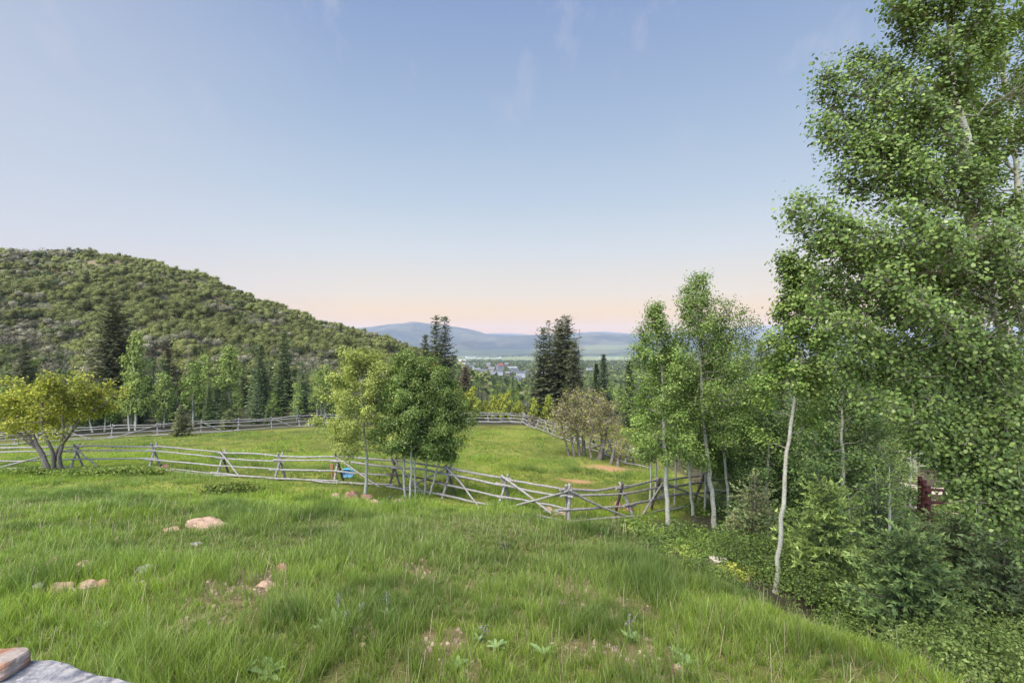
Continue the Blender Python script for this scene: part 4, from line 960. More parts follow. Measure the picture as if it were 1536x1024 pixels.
FG = [proto(conifer(340 + i, (0, 0, 0), 9, 2.1, .04, 26, 7, -.12, .45, 1, PAL_SPR, tipc=(.15, .19, .09)), 'bluish green young spruce in the wood beyond the meadow', GW) for i in range(3)]
PAL_RED = [(0.09, 0.06, 0.045), (0.11, 0.08, 0.06), (.07, .07, .05)]
FR = [proto(conifer(350, (0, 0, 0), 10, 1.9, .1, 24, 6, -.2, .5, 1, PAL_RED, tipc=(.12, .09, .07), sparse=.15), 'dead reddish brown fir in the wood beyond the meadow', GW)]
DS = [None]
def snag(seed, H):
    rr = rg(seed); root = empty('dead_tree', (0, 0, -900), 'bare grey dead trunk among the trees beyond the meadow', 'tree', GW); g = Geo(); t = np.linspace(0, 1, 8)
    pts = np.stack([rr.normal(size=8) * .08, rr.normal(size=8) * .08, t * H], 1); tube(g, pts, .14 * (1 - t) + .02, 6); g.build('trunk', M_GREYB, root); g = Geo()
    for i in range(34):
        h = rr.uniform(.3, .98) * H; a = rr.uniform(0, 6.28); ln = (1.15 - h / H) * 1.8 + .2; p = np.array([0, 0, h]); q = p + np.array([math.cos(a) * ln, math.sin(a) * ln, rr.uniform(-.2, .4)]); tube(g, curve_pts(p, q, rr, 4), np.linspace(.03, .008, 4), 3, cap=False)
    g.build('branch', M_GREYB, root); g2 = root['kind'] = 'thing'; return root
DS = [snag(5, 11)]
used_p = set()
def put(kind_list, px, Y, h, i=None, label=None, group=None, wd=1.0, rz=None, sink=.15, name=None):
    k = kind_list[i if i is not None else int(r.integers(0, len(kind_list)))]
    side_ = (0 if px < 180 else 1 if px < 420 else 2 if px < 640 else 3 if px < 760 else 4 if px < 990 else 5 if px < 1250 else 6)
    if label is None:
        label = k['label'].replace('beyond the meadow', ('behind the spreading yellow tree', 'left of the far fence corner', 'at the foot of the hill shoulder', 'in the hollow below the town', 'around the central fir group', 'behind the middle right aspens', 'behind the big aspen')[side_] if k not in AY else 'beyond the meadow')
        if k not in AY: label = ('tall ' if h > 11 else 'small ' if h < 6 else '') + label
    H0 = {'aspen_tree': 9, 'maple_tree': 5, 'dead_tree': 11}.get(k.name.split('.')[0])
    if H0 is None: H0 = 14 if k in FD else 10 if k in FR else 9
    if k in AL: H0 = 8
    p = G(px, Y); s = h / H0
    o = dup(k, (p[0], p[1], p[2] - sink), r.uniform(0, 6.28) if rz is None else rz, s * wd, label, group, sz=s)
    used_p.add(k.name); return o
def top(px, toppy, Y): return float(EYE - (toppy - 512) / F * Y - G(px, Y)[2])       # height a tree needs to reach that line
def putt(kl, px, toppy, Y, **k): return put(kl, px, Y, max(1.0, top(px, toppy, Y)), **k)
# trees that can be told apart
PAL_TALL = [(0.065, 0.08, 0.04), (0.095, 0.108, 0.05), (.048, .062, .034)]
def tall(seed, px, toppy, Y, radpx, label, **k):
    p = G(px, Y); H = top(px, toppy, Y); kw = dict(cb=.05, nw=int(30 + H * 1.6), per=8, droop=-.16, tw=.5, fine=1, tipc=(.12, .125, .07)); kw.update(k)
    return conifer(seed, p - (0, 0, .2), H, radpx / F * Y, label=label, **kw)
tall(400, 171, 418, 74, 50, 'tallest fir of the left wood, dark and narrow with a bare tip above the trees', bare_top=.09, pal=[(.065, .075, .04), (.09, .10, .05), (.05, .06, .035)], power=.7)
tall(401, 37, 508, 78, 27, 'dark conical fir standing above the yellow green tree on the left', pal=PAL_TALL)
tall(402, 88, 508, 76, 13, 'thin fir with bare grey trunk beside the dark conical one', pal=PAL_SPR, sparse=.55, bare_top=.06)
tall(403, 252, 520, 78, 22, 'reddish brown dying fir in the middle of the left wood', pal=[(0.06, .05, .035), (.085, .06, .045), (.05, .055, .035)], tipc=(.12, .08, .06))
tall(404, 426, 494, 80, 23, 'light green pointed spruce rising above the right part of the left wood', pal=[(0.08, 0.115, 0.05), (0.11, 0.15, 0.06), (.06, .09, .04)], tipc=(.17, .2, .09))
tall(405, 391, 516, 76, 22, 'dark green spruce next to the light green pointed spruce', pal=PAL_SPR)
tall(406, 667, 473, 74, 22, 'right of the two slender tall firs behind the paired aspens', pal=PAL_TALL, power=.55, irregular=.5, sparse=.12)
tall(407, 654, 471, 72, 21, 'left of the two slender tall firs, with a dead rust red lower part', pal=PAL_TALL, power=.55, irregular=.5, sparse=.15)
tall(408, 638, 500, 72, 13, 'shorter slender fir just left of the two tall ones', pal=PAL_TALL, power=.6)
tall(409, 652, 538, 66, 20, 'rust red dead fir at the foot of the two slender tall firs', pal=[(.17, .07, .045), (.22, .10, .065)], tipc=(.22, .11, .07), sparse=.2)
tall(410, 848, 472, 82, 36, 'tallest and broadest of the dark fir group in the centre', pal=PAL_TALL, power=.5, irregular=.35)
tall(411, 838, 478, 86, 26, 'second tall fir close beside the broadest one in the centre', pal=PAL_TALL, power=.55, irregular=.4)
tall(412, 815, 489, 80, 30, 'thinner fir on the left side of the central fir group', pal=PAL_TALL, power=.55, irregular=.4, sparse=.1)
tall(413, 824, 478, 84, 16, 'half bare fir top between the two main firs of the central group', pal=PAL_TALL, power=.6, sparse=.5)
tall(414, 862, 512, 79, 19, 'lower fir on the right flank of the central group', pal=PAL_TALL, power=.6)
tall(415, 906, 530, 80, 15, 'small dark fir standing alone right of the central group', pal=[(0.035, 0.06, 0.03), (.05, .08, .035)])
tall(416, 895, 543, 82, 11, 'smallest dark fir touching the one right of the central group', pal=[(0.035, 0.06, 0.03), (.05, .08, .035)])
tall(417, 273, 604, 47.5, 17, 'little dense fir with a yellowish tip in front of the left fence', tw=.26, pal=PAL_SPR, power=.65, tipc=(.26, .22, .08), nw=22)
tall(418, 344, 612, 54, 15, 'small light green fir behind the fence under a white aspen', tw=.26, pal=[(0.10, 0.13, 0.045), (.13, .16, .05)], power=.65, nw=18)
tall(419, 698, 548, 70, 17, 'dead purplish brown fir behind the yellow green trees', pal=[(.10, .07, .06), (.13, .095, .08)], tipc=(.15, .11, .09))
tall(420, 511, 486, 225, 5, 'single tiny fir standing on the shoulder of the hill', tw=1.0, nw=14, per=5)
tall(421, 1143, 508, 62, 20, 'pale green fir tip beyond the middle aspens', pal=[(0.09, 0.115, 0.05), (0.12, 0.14, 0.06)], power=.7)
tall(422, 1171, 500, 70, 18, 'dark fir top at the left of the slender bare trunk', pal=PAL_TALL, power=.7, irregular=.45)
tall(423, 1152, 520, 74, 22, 'dark wide fir behind the pale green fir tip', pal=PAL_TALL)
tall(424, 944, 540, 60, 12, 'dark narrow fir at the left edge of the middle aspens', pal=[(0.04, 0.06, 0.03), (.055, .075, .035)])
# white trunked aspens of the left wood with their own look
def asp_px(seed, pts_px, Y, r0, crown, nl, crp, n, ls, pal, wts, label, **k):
    b = G(pts_px[0][0], Y); path = [b - (0, 0, .1)] + [W(a, c_, Y) for a, c_ in pts_px[1:]]
    return broadleaf(seed, path, r0, crown, nl, crp / F * Y, prof_aspen, n, ls, pal, wts, 4, k.pop('clump', .25), k.pop('elev', (15, 60)), 6, k.pop('mat', M_ASPEN), k.pop('lmat', M_FAR), k.pop('name', 'aspen_tree'), label=label, **k)
asp_px(500, [(203, 640), (205, 590), (203, 560), (198, 548), (206, 530), (205, 497)], 62, .16, (.38, .98), 26, 26, 3200, .2, PAL_LIGHT, [2, 3, 1], 'aspen with a crooked white trunk right of the tallest fir')
asp_px(501, [(343, 625), (344, 600), (342, 560), (343, 535), (345, 520)], 63, .16, (.42, .98), 28, 27, 3600, .2, PAL_LIGHT, [3, 2, 2], 'aspen with a straight white trunk standing right of the left wood')
asp_px(502, [(290, 640), (289, 600), (292, 570), (290, 545)], 60, .09, (.2, .98), 24, 24, 3200, .18, PAL_ASPEN, [2, 3, 2, 1], 'slim young aspen behind the little dense fir')
asp_px(503, [(246, 638), (247, 600), (245, 560)], 59, .09, (.2, .98), 24, 23, 2900, .18, PAL_LIGHT, [2, 3, 2], 'slim light aspen left of the little dense fir')
for i, (px, tp, l) in enumerate([(56, 600, 'first'), (80, 595, 'second'), (108, 600, 'third'), (139, 592, 'fourth'), (157, 600, 'fifth')]):
    asp_px(510 + i, [(px, 655), (px + (-3, 2, -2, -5, 1)[i], 630), (px + (1, 3, -4, -2, 2)[i], tp)], 52 + i, .10, (.45, .98), 16, 22, 2200, .18, PAL_ASPEN, [2, 3, 2, 1], l + ' white aspen stem from the left behind the spreading yellow green tree')
for i, (px, tp) in enumerate([(194, 575), (203, 570)]):
    asp_px(520 + i, [(px, 650), (px + (-2, 1)[i], 620), (px + 2, tp)], 56, .09, (.35, .98), 18, 20, 2200, .18, PAL_LIGHT, [2, 3, 2], ('left', 'right')[i] + ' stem of the two close white aspens beyond the fence corner')

# the rest of the wood, kind by kind
fill = []
rf = rg(500)
for i in range(30):   # dark firs at the back of the left strip
    px = rf.uniform(-60, 520); fill.append((rf.choice(['FD', 'FG', 'FD']), px, rf.uniform(535, 575), rf.uniform(80, 96)))
for i in range(56):   # left strip
    px = rf.uniform(-60, 500); Y = rf.uniform(62, 88); t = np.interp(px, [-60, 100, 250, 420, 500], [545, 530, 530, 520, 545]) + rf.uniform(0, 50)
    fill.append((rf.choice(['AS', 'AL', 'FD', 'FG', 'FD', 'FG', 'FD', 'AL', 'AS']), px, t, Y))
for i in range(50):   # in front, low
    px = rf.uniform(-60, 500); Y = rf.uniform(57, 66); Y = max(Y, np.interp(px, [0, 490], [52, 62])); fill.append((rf.choice(['AS', 'AL', 'FG', 'FD', 'FG', 'AL']), px, rf.uniform(565, 622), Y))
for i in range(26):   # right end of the hill foot
    px = rf.uniform(470, 640); Y = rf.uniform(70, 110); fill.append((rf.choice(['AS', 'FD', 'FG', 'AL']), px, rf.uniform(545, 590), Y))
for i in range(86):   # centre hollow
    px = rf.uniform(600, 980); Y = np.exp(rf.uniform(math.log(74), math.log(190))); t = np.interp(Y, [70, 190], [602, 566]) + rf.uniform(-16, 10); fill.append((rf.choice(['FG', 'FG', 'AS', 'AL', 'FD', 'AS', 'FR', 'FD']), px, t, Y))
for i in range(60):
    px = rf.uniform(650, 990); Y = np.exp(rf.uniform(math.log(150), math.log(330))); fill.append((rf.choice(['AS', 'AL', 'FD', 'FG']), px, rf.uniform(562, 578), Y))
for i in range(46):   # right
    px = rf.uniform(960, 1600); Y = rf.uniform(44, 95); fill.append((rf.choice(['FD', 'FG', 'FD', 'AS', 'FG']), px, rf.uniform(520, 590), Y))
for i in range(24):
    px = rf.uniform(1010, 1560); Y = rf.uniform(24, 42); 
    if 1290 < px < 1500: Y = rf.uniform(39, 48)
    fill.append((rf.choice(['FG', 'AS', 'FD', 'AL']), px, rf.uniform(560, 640), Y))
KL = dict(AS=AS, AL=AL, FD=FD, FG=FG, FR=FR, DS=DS)
for k, px, t, Y in fill: putt(KL[k], px, t, Y, wd=1.15 if k in ('AS', 'AL') else 1.0)
for px, t, Y in [(97, 512, 84), (283, 505, 110), (283, 517, 90), (467, 505, 95), (600, 535, 90), (868, 492, 90), (1190, 500, 66), (236, 530, 84)]: putt(DS, px, t, Y)
for i, (px, t, Y) in enumerate([(686, 577, 67), (698, 588, 68), (712, 580, 68), (740, 592, 69), (752, 590, 69), (765, 586, 68), (778, 600, 68), (728, 600, 70), (800, 596, 66), (820, 592, 67)]): putt(AY, px, t, Y, label=['leftmost', 'second', 'third', 'fourth', 'fifth', 'sixth', 'seventh', 'small low', 'ninth', 'rightmost'][i] + ' yellow green bushy tree from the left along the far fence')
for k in AS + AL + AY + FD + FG + FR + DS:
    for c in list(kids(k)): bpy.data.objects.remove(c)
    bpy.data.objects.remove(k)

# ------------------------------------------------------------------ the individual trees nearer by
PAL_NEAR = [(0.075, 0.14, 0.03), (0.11, 0.18, 0.04), (0.15, 0.22, 0.055), (0.05, 0.095, 0.025), (.20, .26, .10)]
WN = [3, 3, 2.5, 1.2, .8]
def prof_round(s): return math.sqrt(max(0.02, 1 - (s * 1.9 - .75) ** 2 / 1.45)) if s < .9 else .35
def prof_top(s): return (.75 + .5 * s) if s < .3 else .9 * (1 - (s - .3) / .75) ** .8 + .05
def wp(pts, Y, dY=0):
    b = G(pts[0][0], Y); return [b - (0, 0, .08)] + [W(a, c_, Y + dY * (i + 1) / len(pts)) for i, (a, c_) in enumerate(pts[1:])]
# pair of front aspens
broadleaf(601, wp([(547, 747), (551, 690), (543, 620), (540, 565), (537, 528)], 20.3), .06, (.33, .97), 52, 2.15, lambda s: prof_round(s) * (1 - .35 * s), 32000, .064, [(0.17, 0.22, 0.05), (0.22, 0.27, 0.065), (0.12, 0.17, 0.04), (.27, .30, .11)], [3, 3, 1.5, 1], 4, .12, (0, 50), nsub=8, twmax=1.6, holes=.1,
          label='lone light green aspen with a single white trunk in front of the fence')
CL = 'white aspen stems of the clump in front of the fence'
specs = [([(607, 752), (606, 700), (603, 640), (596, 590), (600, 555)], 20.4, .05, 1.5, 22000, 'aspen stem at the left of the clump, mottled white bark'),
         ([(614, 754), (617, 700), (616, 620), (612, 570), (606, 533)], 20.0, .04, 1.65, 26000, 'tallest straight aspen of the clump, its smooth trunk reaching the crown top'),
         ([(623, 752), (622, 700), (628, 640), (632, 580), (626, 548)], 20.6, .034, 1.5, 19000, 'thin middle aspen of the clump close behind the straight one'),
         ([(637, 747), (639, 700), (643, 640), (652, 600), (650, 566)], 21.2, .042, 1.45, 115000, 'aspen of the clump standing apart with a yellowish trunk'),
         ([(644, 750), (652, 715), (663, 675), (668, 640), (672, 600)], 20.9, .04, 1.25, 15000, 'aspen of the clump whose trunk leans to the right')]
PAL_CL = [(0.07, 0.125, 0.028), (0.10, 0.16, 0.036), (0.14, 0.20, 0.05), (.05, .09, .024), (.20, .25, .12)]
for i, (pp, Y, r0, crr, nl, lab) in enumerate(specs):
    broadleaf(610 + i, wp(pp, Y), r0, (.38 if i < 4 else .55, .99), 30, crr, prof_round if i > 1 else prof_top, nl, .062, PAL_CL, WN, 4, .12, (-6, 55), nsub=8, twmax=1.2, label=lab, group=CL)
# spreading yellow green tree on the left: several stems from one foot
def spread():
    Y = 25.2; r = rg(640); base = G(85, Y); root = empty('maple_tree', base, 'spreading yellow green tree with several bare grey stems left of the fence', 'tree')
    stems = [[(72, 711), (66, 690), (52, 668), (40, 650), (22, 622), (5, 600)], [(72, 711), (60, 675), (47, 650), (48, 620), (40, 590)], [(74, 711), (80, 690), (76, 670), (64, 645), (62, 610), (70, 580)],
             [(76, 711), (80, 685), (96, 662), (112, 640), (120, 622), (140, 600)], [(86, 712), (88, 690), (93, 670), (95, 640), (92, 610), (100, 575)], [(92, 668), (104, 650), (122, 628), (128, 636 - 20), (150, 612), (172, 590)], [(52, 672), (38, 660), (22, 645), (0, 630), (-20, 610)]]
    tr = Geo(); anc = []
    for k, s in enumerate(stems):
        dy = r.uniform(-1.6, 1.6); pts = np.array([W(a, b, Y + dy * (i / len(s)) ** 1.2 * 1.2) for i, (a, b) in enumerate(s)]); 
        if k < 5: pts[0] = base + (( s[0][0] - 80) / F * Y, r.uniform(-.1, .1), -.1)
        t = np.linspace(0, 1, 16); tt = np.linspace(0, 1, len(pts)); p = np.stack([np.interp(t, tt, pts[:, i]) for i in range(3)], 1); p[1:-1] = (p[:-2] + 2 * p[1:-1] + p[2:]) / 4 + r.normal(size=(14, 3)) * .015
        r0 = .11 if k < 5 else .05; tube(tr, p, r0 * (1 - t * .8), 8)
        for j in range(11):
            u_ = r.uniform(.45, 1); q0 = np.array([np.interp(u_, t, p[:, i]) for i in range(3)]); d = r.normal(size=3); d[2] = abs(d[2]) * .5 + .12; d /= np.linalg.norm(d); ln = r.uniform(.5, 1.45) * (1.2 - .3 * u_)
            c = curve_pts(q0, q0 + d * ln, r, 6, .05, .12); tube(tr, c, np.linspace(.028, .006, 6), 5, cap=False)
            for jj in range(4):
                v_ = r.uniform(.3, 1); w0 = np.array([np.interp(v_, np.linspace(0, 1, 6), c[:, i]) for i in range(3)]); dd = d + r.normal(size=3) * .7; dd /= np.linalg.norm(dd); e = w0 + dd * .4; tube(tr, [w0, (w0 + e) / 2 + r.normal(size=3) * .03, e], [.01, .007, .004], 3, cap=False)
                anc.append(w0 + (e - w0) * np.linspace(.3, 1.1, 4)[:, None])
    A_ = np.concatenate(anc); 
    A_ = A_[(A_[:, 2] > W(0, 655, Y)[2])]
    n = 17000; j = r.integers(0, len(A_), n); P_ = A_[j] + r.normal(size=(n, 3)) * (.17, .17, .12)
    g = Geo(); leaves(g, P_, .10, r, pick_cols(r, n, PAL_YEL, [3, 3, 2, 2]) * r.uniform(.8, 1.15, len(A_))[j][:, None], 5, .5)
    tr.build('trunk', M_GREYB, root, base, smooth=True); g.build('crown', M_LEAF, root, base)
spread()
# cluster of gnarled oaks in the meadow
OG = 'gnarled grey oaks in the meadow'
ol = ['leftmost thin leaning stem of the gnarled oaks in the meadow', 'second gnarled oak from the left, thin and leaning', 'tall gnarled oak in the left half of the cluster', 'straight dark oak in the left half of the cluster', 'small crooked oak in the gap of the cluster',
      'thickest dark oak of the cluster, forking low', 'dark oak leaning right beside the thickest one', 'short pale stump like oak at the right of the cluster', 'rightmost pale short oak of the cluster']
for i, (px, by, mx_, my, tx, ty, Y, r0) in enumerate([(854, 672, 848, 650, 838, 612, 37, .09), (862, 677, 857, 650, 850, 608, 36.5, .10), (870, 676, 866, 645, 862, 598, 37, .12), (876, 677, 875, 650, 880, 600, 37.5, .14), (888, 682, 884, 660, 890, 610, 36, .09),
                                                  (898, 680, 906, 655, 915, 605, 36.5, .20), (904, 682, 903, 655, 900, 600, 37, .13), (916, 688, 920, 672, 928, 640, 35, .12), (927, 691, 928, 680, 932, 650, 34.6, .13)]):
    b = G(px, Y); s = Y / F; dx = (mx_ - px) * s; path = [b - (0, 0, .1), b + (dx, .1, (by - my) * s), b + ((tx - px) * s * .8, rg(i).normal() * .5, (by - ty) * s * .8), b + ((tx - px) * s, rg(i).normal() * .8, (by - ty) * s * 1.05)]
    broadleaf(650 + i, path, r0, (.42, 1.0), 19 if i < 7 else 8, 1.75 if i < 7 else .9, lambda s: .9 - .3 * s, 1700 if i < 7 else 350, .09, [(0.15, 0.17, 0.05), (0.20, 0.22, 0.06), (.14, .13, .09), (.17, .145, .12)], [2, 2, 2, 2], 5, .15, (5, 60), 7, M_GREYB, M_LEAF, 'oak_tree',
              .8, nsub=9, label=ol[i], group=OG, subl=.55)
# middle aspens on the right
def P_(pts, Y): return wp(pts, Y)
broadleaf(660, P_([(1003, 792), (1000, 730), (996, 640), (994, 570), (986, 510), (984, 462)], 16.6), .075, (.31, 1.0), 58, 1.65, lambda s: (.75 + .5 * s) if s < .3 else .9 * (1 - (s - .3) / .78) ** 1.0 + .05, 27000, .058, PAL_NEAR, WN, 4, .12, (-8, 62), nsub=9, holes=.1,
          label='slender aspen with a clean white trunk at the end of the fence')
broadleaf(661, P_([(1073, 802), (1066, 720), (1055, 640), (1050, 540), (1046, 480), (1044, 424)], 17.2), .08, (.36, 1.0), 62, 2.15, lambda s: (.7 + .5 * s) if s < .35 else .85 * (1 - (s - .35) / .75) ** .95 + .05, 33000, .06, PAL_NEAR, WN, 4, .13, (-8, 60), nsub=9, holes=.1,
          extra=[(.66, W(1128, 482, 16.9)), (.6, W(1140, 490, 17.3)), (.7, W(1100, 455, 17.0)), (.66, W(1112, 470, 16.6))], label='tallest aspen of the middle right group, standing behind the slender one')
broadleaf(662, P_([(1095, 790), (1090, 720), (1083, 640), (1078, 560), (1078, 500)], 18.4), .06, (.36, 1.0), 40, 1.6, prof_top, 16000, .06, PAL_NEAR, WN, 4, .13, (-5, 60), nsub=8, label='thin aspen right of the tallest one in the middle right group')
broadleaf(663, P_([(1040, 782), (1036, 730), (1030, 660), (1022, 590), (1015, 540)], 19.0), .055, (.42, 1.0), 34, 1.35, prof_top, 19000, .064, PAL_NEAR, WN, 4, .13, (-5, 60), nsub=8, label='short aspen between the slender and the tallest of the middle right group')
for i, (px, tp, Y) in enumerate([(975, 600, 21), (982, 560, 22), (1012, 600, 20.5), (1057, 640, 19.5)]):
    broadleaf(665 + i, P_([(px, 770), (px + 2, 700), (px - 3, tp)], Y), .045, (.5, 1.), 18, 1.0, prof_top, 4500, .07, PAL_NEAR, WN, 4, .13, (-5, 60), nsub=6,
              label=('thin aspen stem behind the leaning fence buck', 'pale young aspen beyond the end of the fence', 'small aspen just right of the clean white trunk', 'small aspen in front of the tallest one')[i])
# slim pale trunk with a small leafy top
broadleaf(670, P_([(1162, 893), (1167, 836), (1173, 770), (1182, 665), (1193, 588), (1206, 515), (1198, 455), (1189, 405)], 11.2), .05, (.62, 1.0), 42, 1.0, lambda s: .85 - .35 * s, 17000, .06, PAL_NEAR, WN, 7, .10, (0, 60), 10, nsub=8, holes=.05, limb_mul=.3,
          extra=[(.55, W(1140, 600, 12)), (.5, W(1232, 610, 12.2)), (.58, W(1248, 560, 12)), (.66, W(1148, 545, 11.9)), (.72, W(1250, 500, 11.8)), (.45, W(1130, 650, 12.0)), (.68, W(1268, 470, 11.8)), (.8, W(1250, 440, 11.3))], twmax=.9,
          label='tall slim aspen with a long bare leaning pale trunk and small leafy top')
# trees filling the wood at the right, mid distance
mf = [('leafy aspen behind the slim pale trunk', [(1225, 830), (1228, 740), (1222, 640), (1225, 560)], 17.5, 1.9, 15000), ('dense green aspen to the right of the slim pale trunk', [(1262, 820), (1265, 720), (1262, 620), (1270, 540)], 15.5, 2.0, 16000),
      ('leafy aspen between the tallest aspen and the slim pale trunk', [(1130, 800), (1128, 720), (1135, 640), (1138, 575)], 19.5, 1.9, 13000), ('dark leafed aspen low behind the half dead fir', [(1155, 820), (1150, 740), (1153, 670), (1150, 620)], 17.8, 1.7, 10000),
      ('aspen under the outer branches of the big one', [(1300, 790), (1303, 700), (1298, 620), (1302, 560)], 21, 1.7, 13000), ('leafy aspen at the right beyond the ranch fence', [(1500, 740), (1505, 650), (1498, 560), (1500, 500)], 27, 2.9, 12000)]
for i, (lab, pp, Y, crr, n) in enumerate(mf):
    broadleaf(680 + i, P_(pp, Y), .07, (.12, 1.), 36, crr, prof_top, n, .075, [(0.055, 0.105, 0.035), (0.08, 0.135, 0.04), (.11, .165, .05), (.04, .075, .028)], [3, 3, 2, 2], 4, .15, (-10, 58), nsub=8, label=lab)

# near firs on the right
def fir_px(seed, px, Y, toppy, radpx, label, **k):
    p = G(px, Y); H = float(EYE - (toppy - 512) / F * Y - p[2]); return conifer(seed, p - (0, 0, .05), H, radpx / F * Y, label=label, **k)
LT = [(0.13, 0.19, 0.05), (0.17, 0.235, 0.065), (.09, .14, .045)]; DK = [(0.06, 0.085, 0.036), (0.09, 0.12, 0.045), (.048, .066, .03)]; MD = [(0.075, 0.115, 0.055), (0.105, 0.15, 0.06), (.055, .09, .045)]
fir_px(700, 1238, 11.4, 728, 57, 'bright yellow green young fir right of the slim pale trunk', cb=.26, nw=13, per=7, tw=.30, fine=16, pal=[(.10, .155, .045), (.13, .19, .05), (.07, .11, .035)], tipc=(.22, .29, .08), droop=.05, power=.55, irregular=.4)
fir_px(701, 1356, 8.8, 798, 78, 'green young fir with a thin grey trunk low at the right', cb=.22, nw=13, per=7, tw=.28, fine=18, pal=[(.06, .105, .04), (.085, .135, .045), (.045, .075, .03)], tipc=(.18, .25, .08), droop=.02, power=.55, irregular=.35)
fir_px(702, 1132, 14.3, 712, 40, 'half dead fir with rusty lower needles left of the slim pale trunk', cb=.3, nw=15, per=6, tw=.24, fine=7, pal=[(.08, .12, .05), (.10, .13, .055), (.11, .10, .05)], tipc=(.17, .20, .09), droop=-.1, power=.6, sparse=.25, irregular=.5)
fir_px(703, 1298, 17, 650, 52, 'dark fir with rust tinted top behind the bright young fir', cb=.15, nw=26, per=7, tw=.3, fine=6, pal=[(.05, .065, .035), (.075, .085, .04), (.035, .05, .028)], tipc=(.14, .14, .07), power=.6)
fir_px(704, 1312, 13.5, 720, 42, 'dense green fir between the bright one and the low one', cb=.12, nw=22, per=7, tw=.25, fine=7, pal=MD, tipc=(.13, .18, .07), power=.6)
fir_px(705, 1328, 18, 690, 34, 'dark fir left of the red stained fence', cb=.1, nw=22, per=7, tw=.3, fine=6, pal=DK, tipc=(.09, .13, .05), power=.65)
fir_px(706, 1292, 22, 570, 62, 'tall yellow green fir showing above the dark firs', cb=.1, nw=34, per=7, tw=.36, fine=5, pal=LT, tipc=(.2, .24, .08), power=.6)
fir_px(707, 1440, 10.6, 770, 75, 'dark broad fir filling the gully at the right', cb=.02, nw=18, per=8, tw=.30, fine=13, pal=DK, tipc=(.10, .15, .05), power=.5, irregular=.35)
fir_px(708, 1505, 9.4, 800, 70, 'darkest fir at the right edge below the big aspen', cb=.02, nw=17, per=8, tw=.30, fine=13, pal=DK, tipc=(.085, .13, .05), power=.5, irregular=.35)
fir_px(709, 1392, 12.5, 782, 40, 'narrow fir in front of the red stained fence', cb=.05, nw=22, per=7, tw=.24, fine=7, pal=DK, tipc=(.11, .16, .06), power=.6)
fir_px(710, 1183, 20, 640, 45, 'greyish fir behind the slim pale trunk', cb=.1, nw=26, per=7, tw=.32, fine=6, pal=MD, tipc=(.13, .17, .08), power=.6)
fir_px(711, 1100, 22.5, 640, 40, 'soft green fir between the middle aspens', cb=.05, nw=26, per=7, tw=.32, fine=5, pal=MD, tipc=(.12, .17, .07), power=.6)
fir_px(712, 1462, 30, 640, 40, 'dark fir standing across the gravel road', cb=.02, nw=28, per=7, tw=.4, fine=4, pal=DK, power=.6)
fir_px(713, 1480, 42, 600, 60, 'dark fir behind the grey rail fence', cb=.02, nw=30, per=7, tw=.5, fine=1, pal=DK, power=.6)
fir_px(714, 1395, 43, 590, 50, 'dark fir behind the thick tan post', cb=.02, nw=30, per=7, tw=.5, fine=1, pal=DK, power=.6)
fir_px(715, 757, 12.2, 812, 22, 'tiny spruce seedling alone in the grass of the slope', cb=.05, nw=7, per=4, tw=.13, fine=8, pal=MD, tipc=(.10, .14, .06), power=.8, r0=.012)
fir_px(716, 1215, 24, 560, 50, 'tall green fir at the back of the right wood', cb=.05, nw=34, per=7, tw=.4, fine=4, pal=MD, tipc=(.13, .17, .07), power=.65)
fir_px(717, 1318, 26, 560, 48, 'yellowish green fir top behind the outer leaves of the big aspen', cb=.05, nw=34, per=7, tw=.4, fine=4, pal=LT, tipc=(.19, .23, .08), power=.65)
# thin trunks of the gully
for i, (px, Y, tp) in enumerate([(1217, 12.4, 760), (1233, 11.9, 820), (1330, 12.8, 700), (1365, 23, 655), (1150, 15, 760), (1276, 13.2, 740), (1310, 13.5, 700)]):
    b = G(px, Y); t_ = W(px + (3, -2, 4, 0, 2, -4, 3)[i], tp, Y)
    broadleaf(730 + i, [b - (0, 0, .1), (b + t_) / 2 + (.05, 0, 0), t_], .05, (.6, 1.), 10, .6, lambda s: .8 - .3 * s, 380, .06, PAL_NEAR, WN, 4, .12, (0, 50), 7, nsub=4,
              label=('pale thin trunk beside the bright young fir', 'short pale stem at the foot of the bright young fir', 'thin stem between the dense green firs', 'white stem by the gravel road', 'thin stem behind the half dead fir', 'dark thin stem behind the bright young fir', 'pale stem before the dark rusty fir')[i])

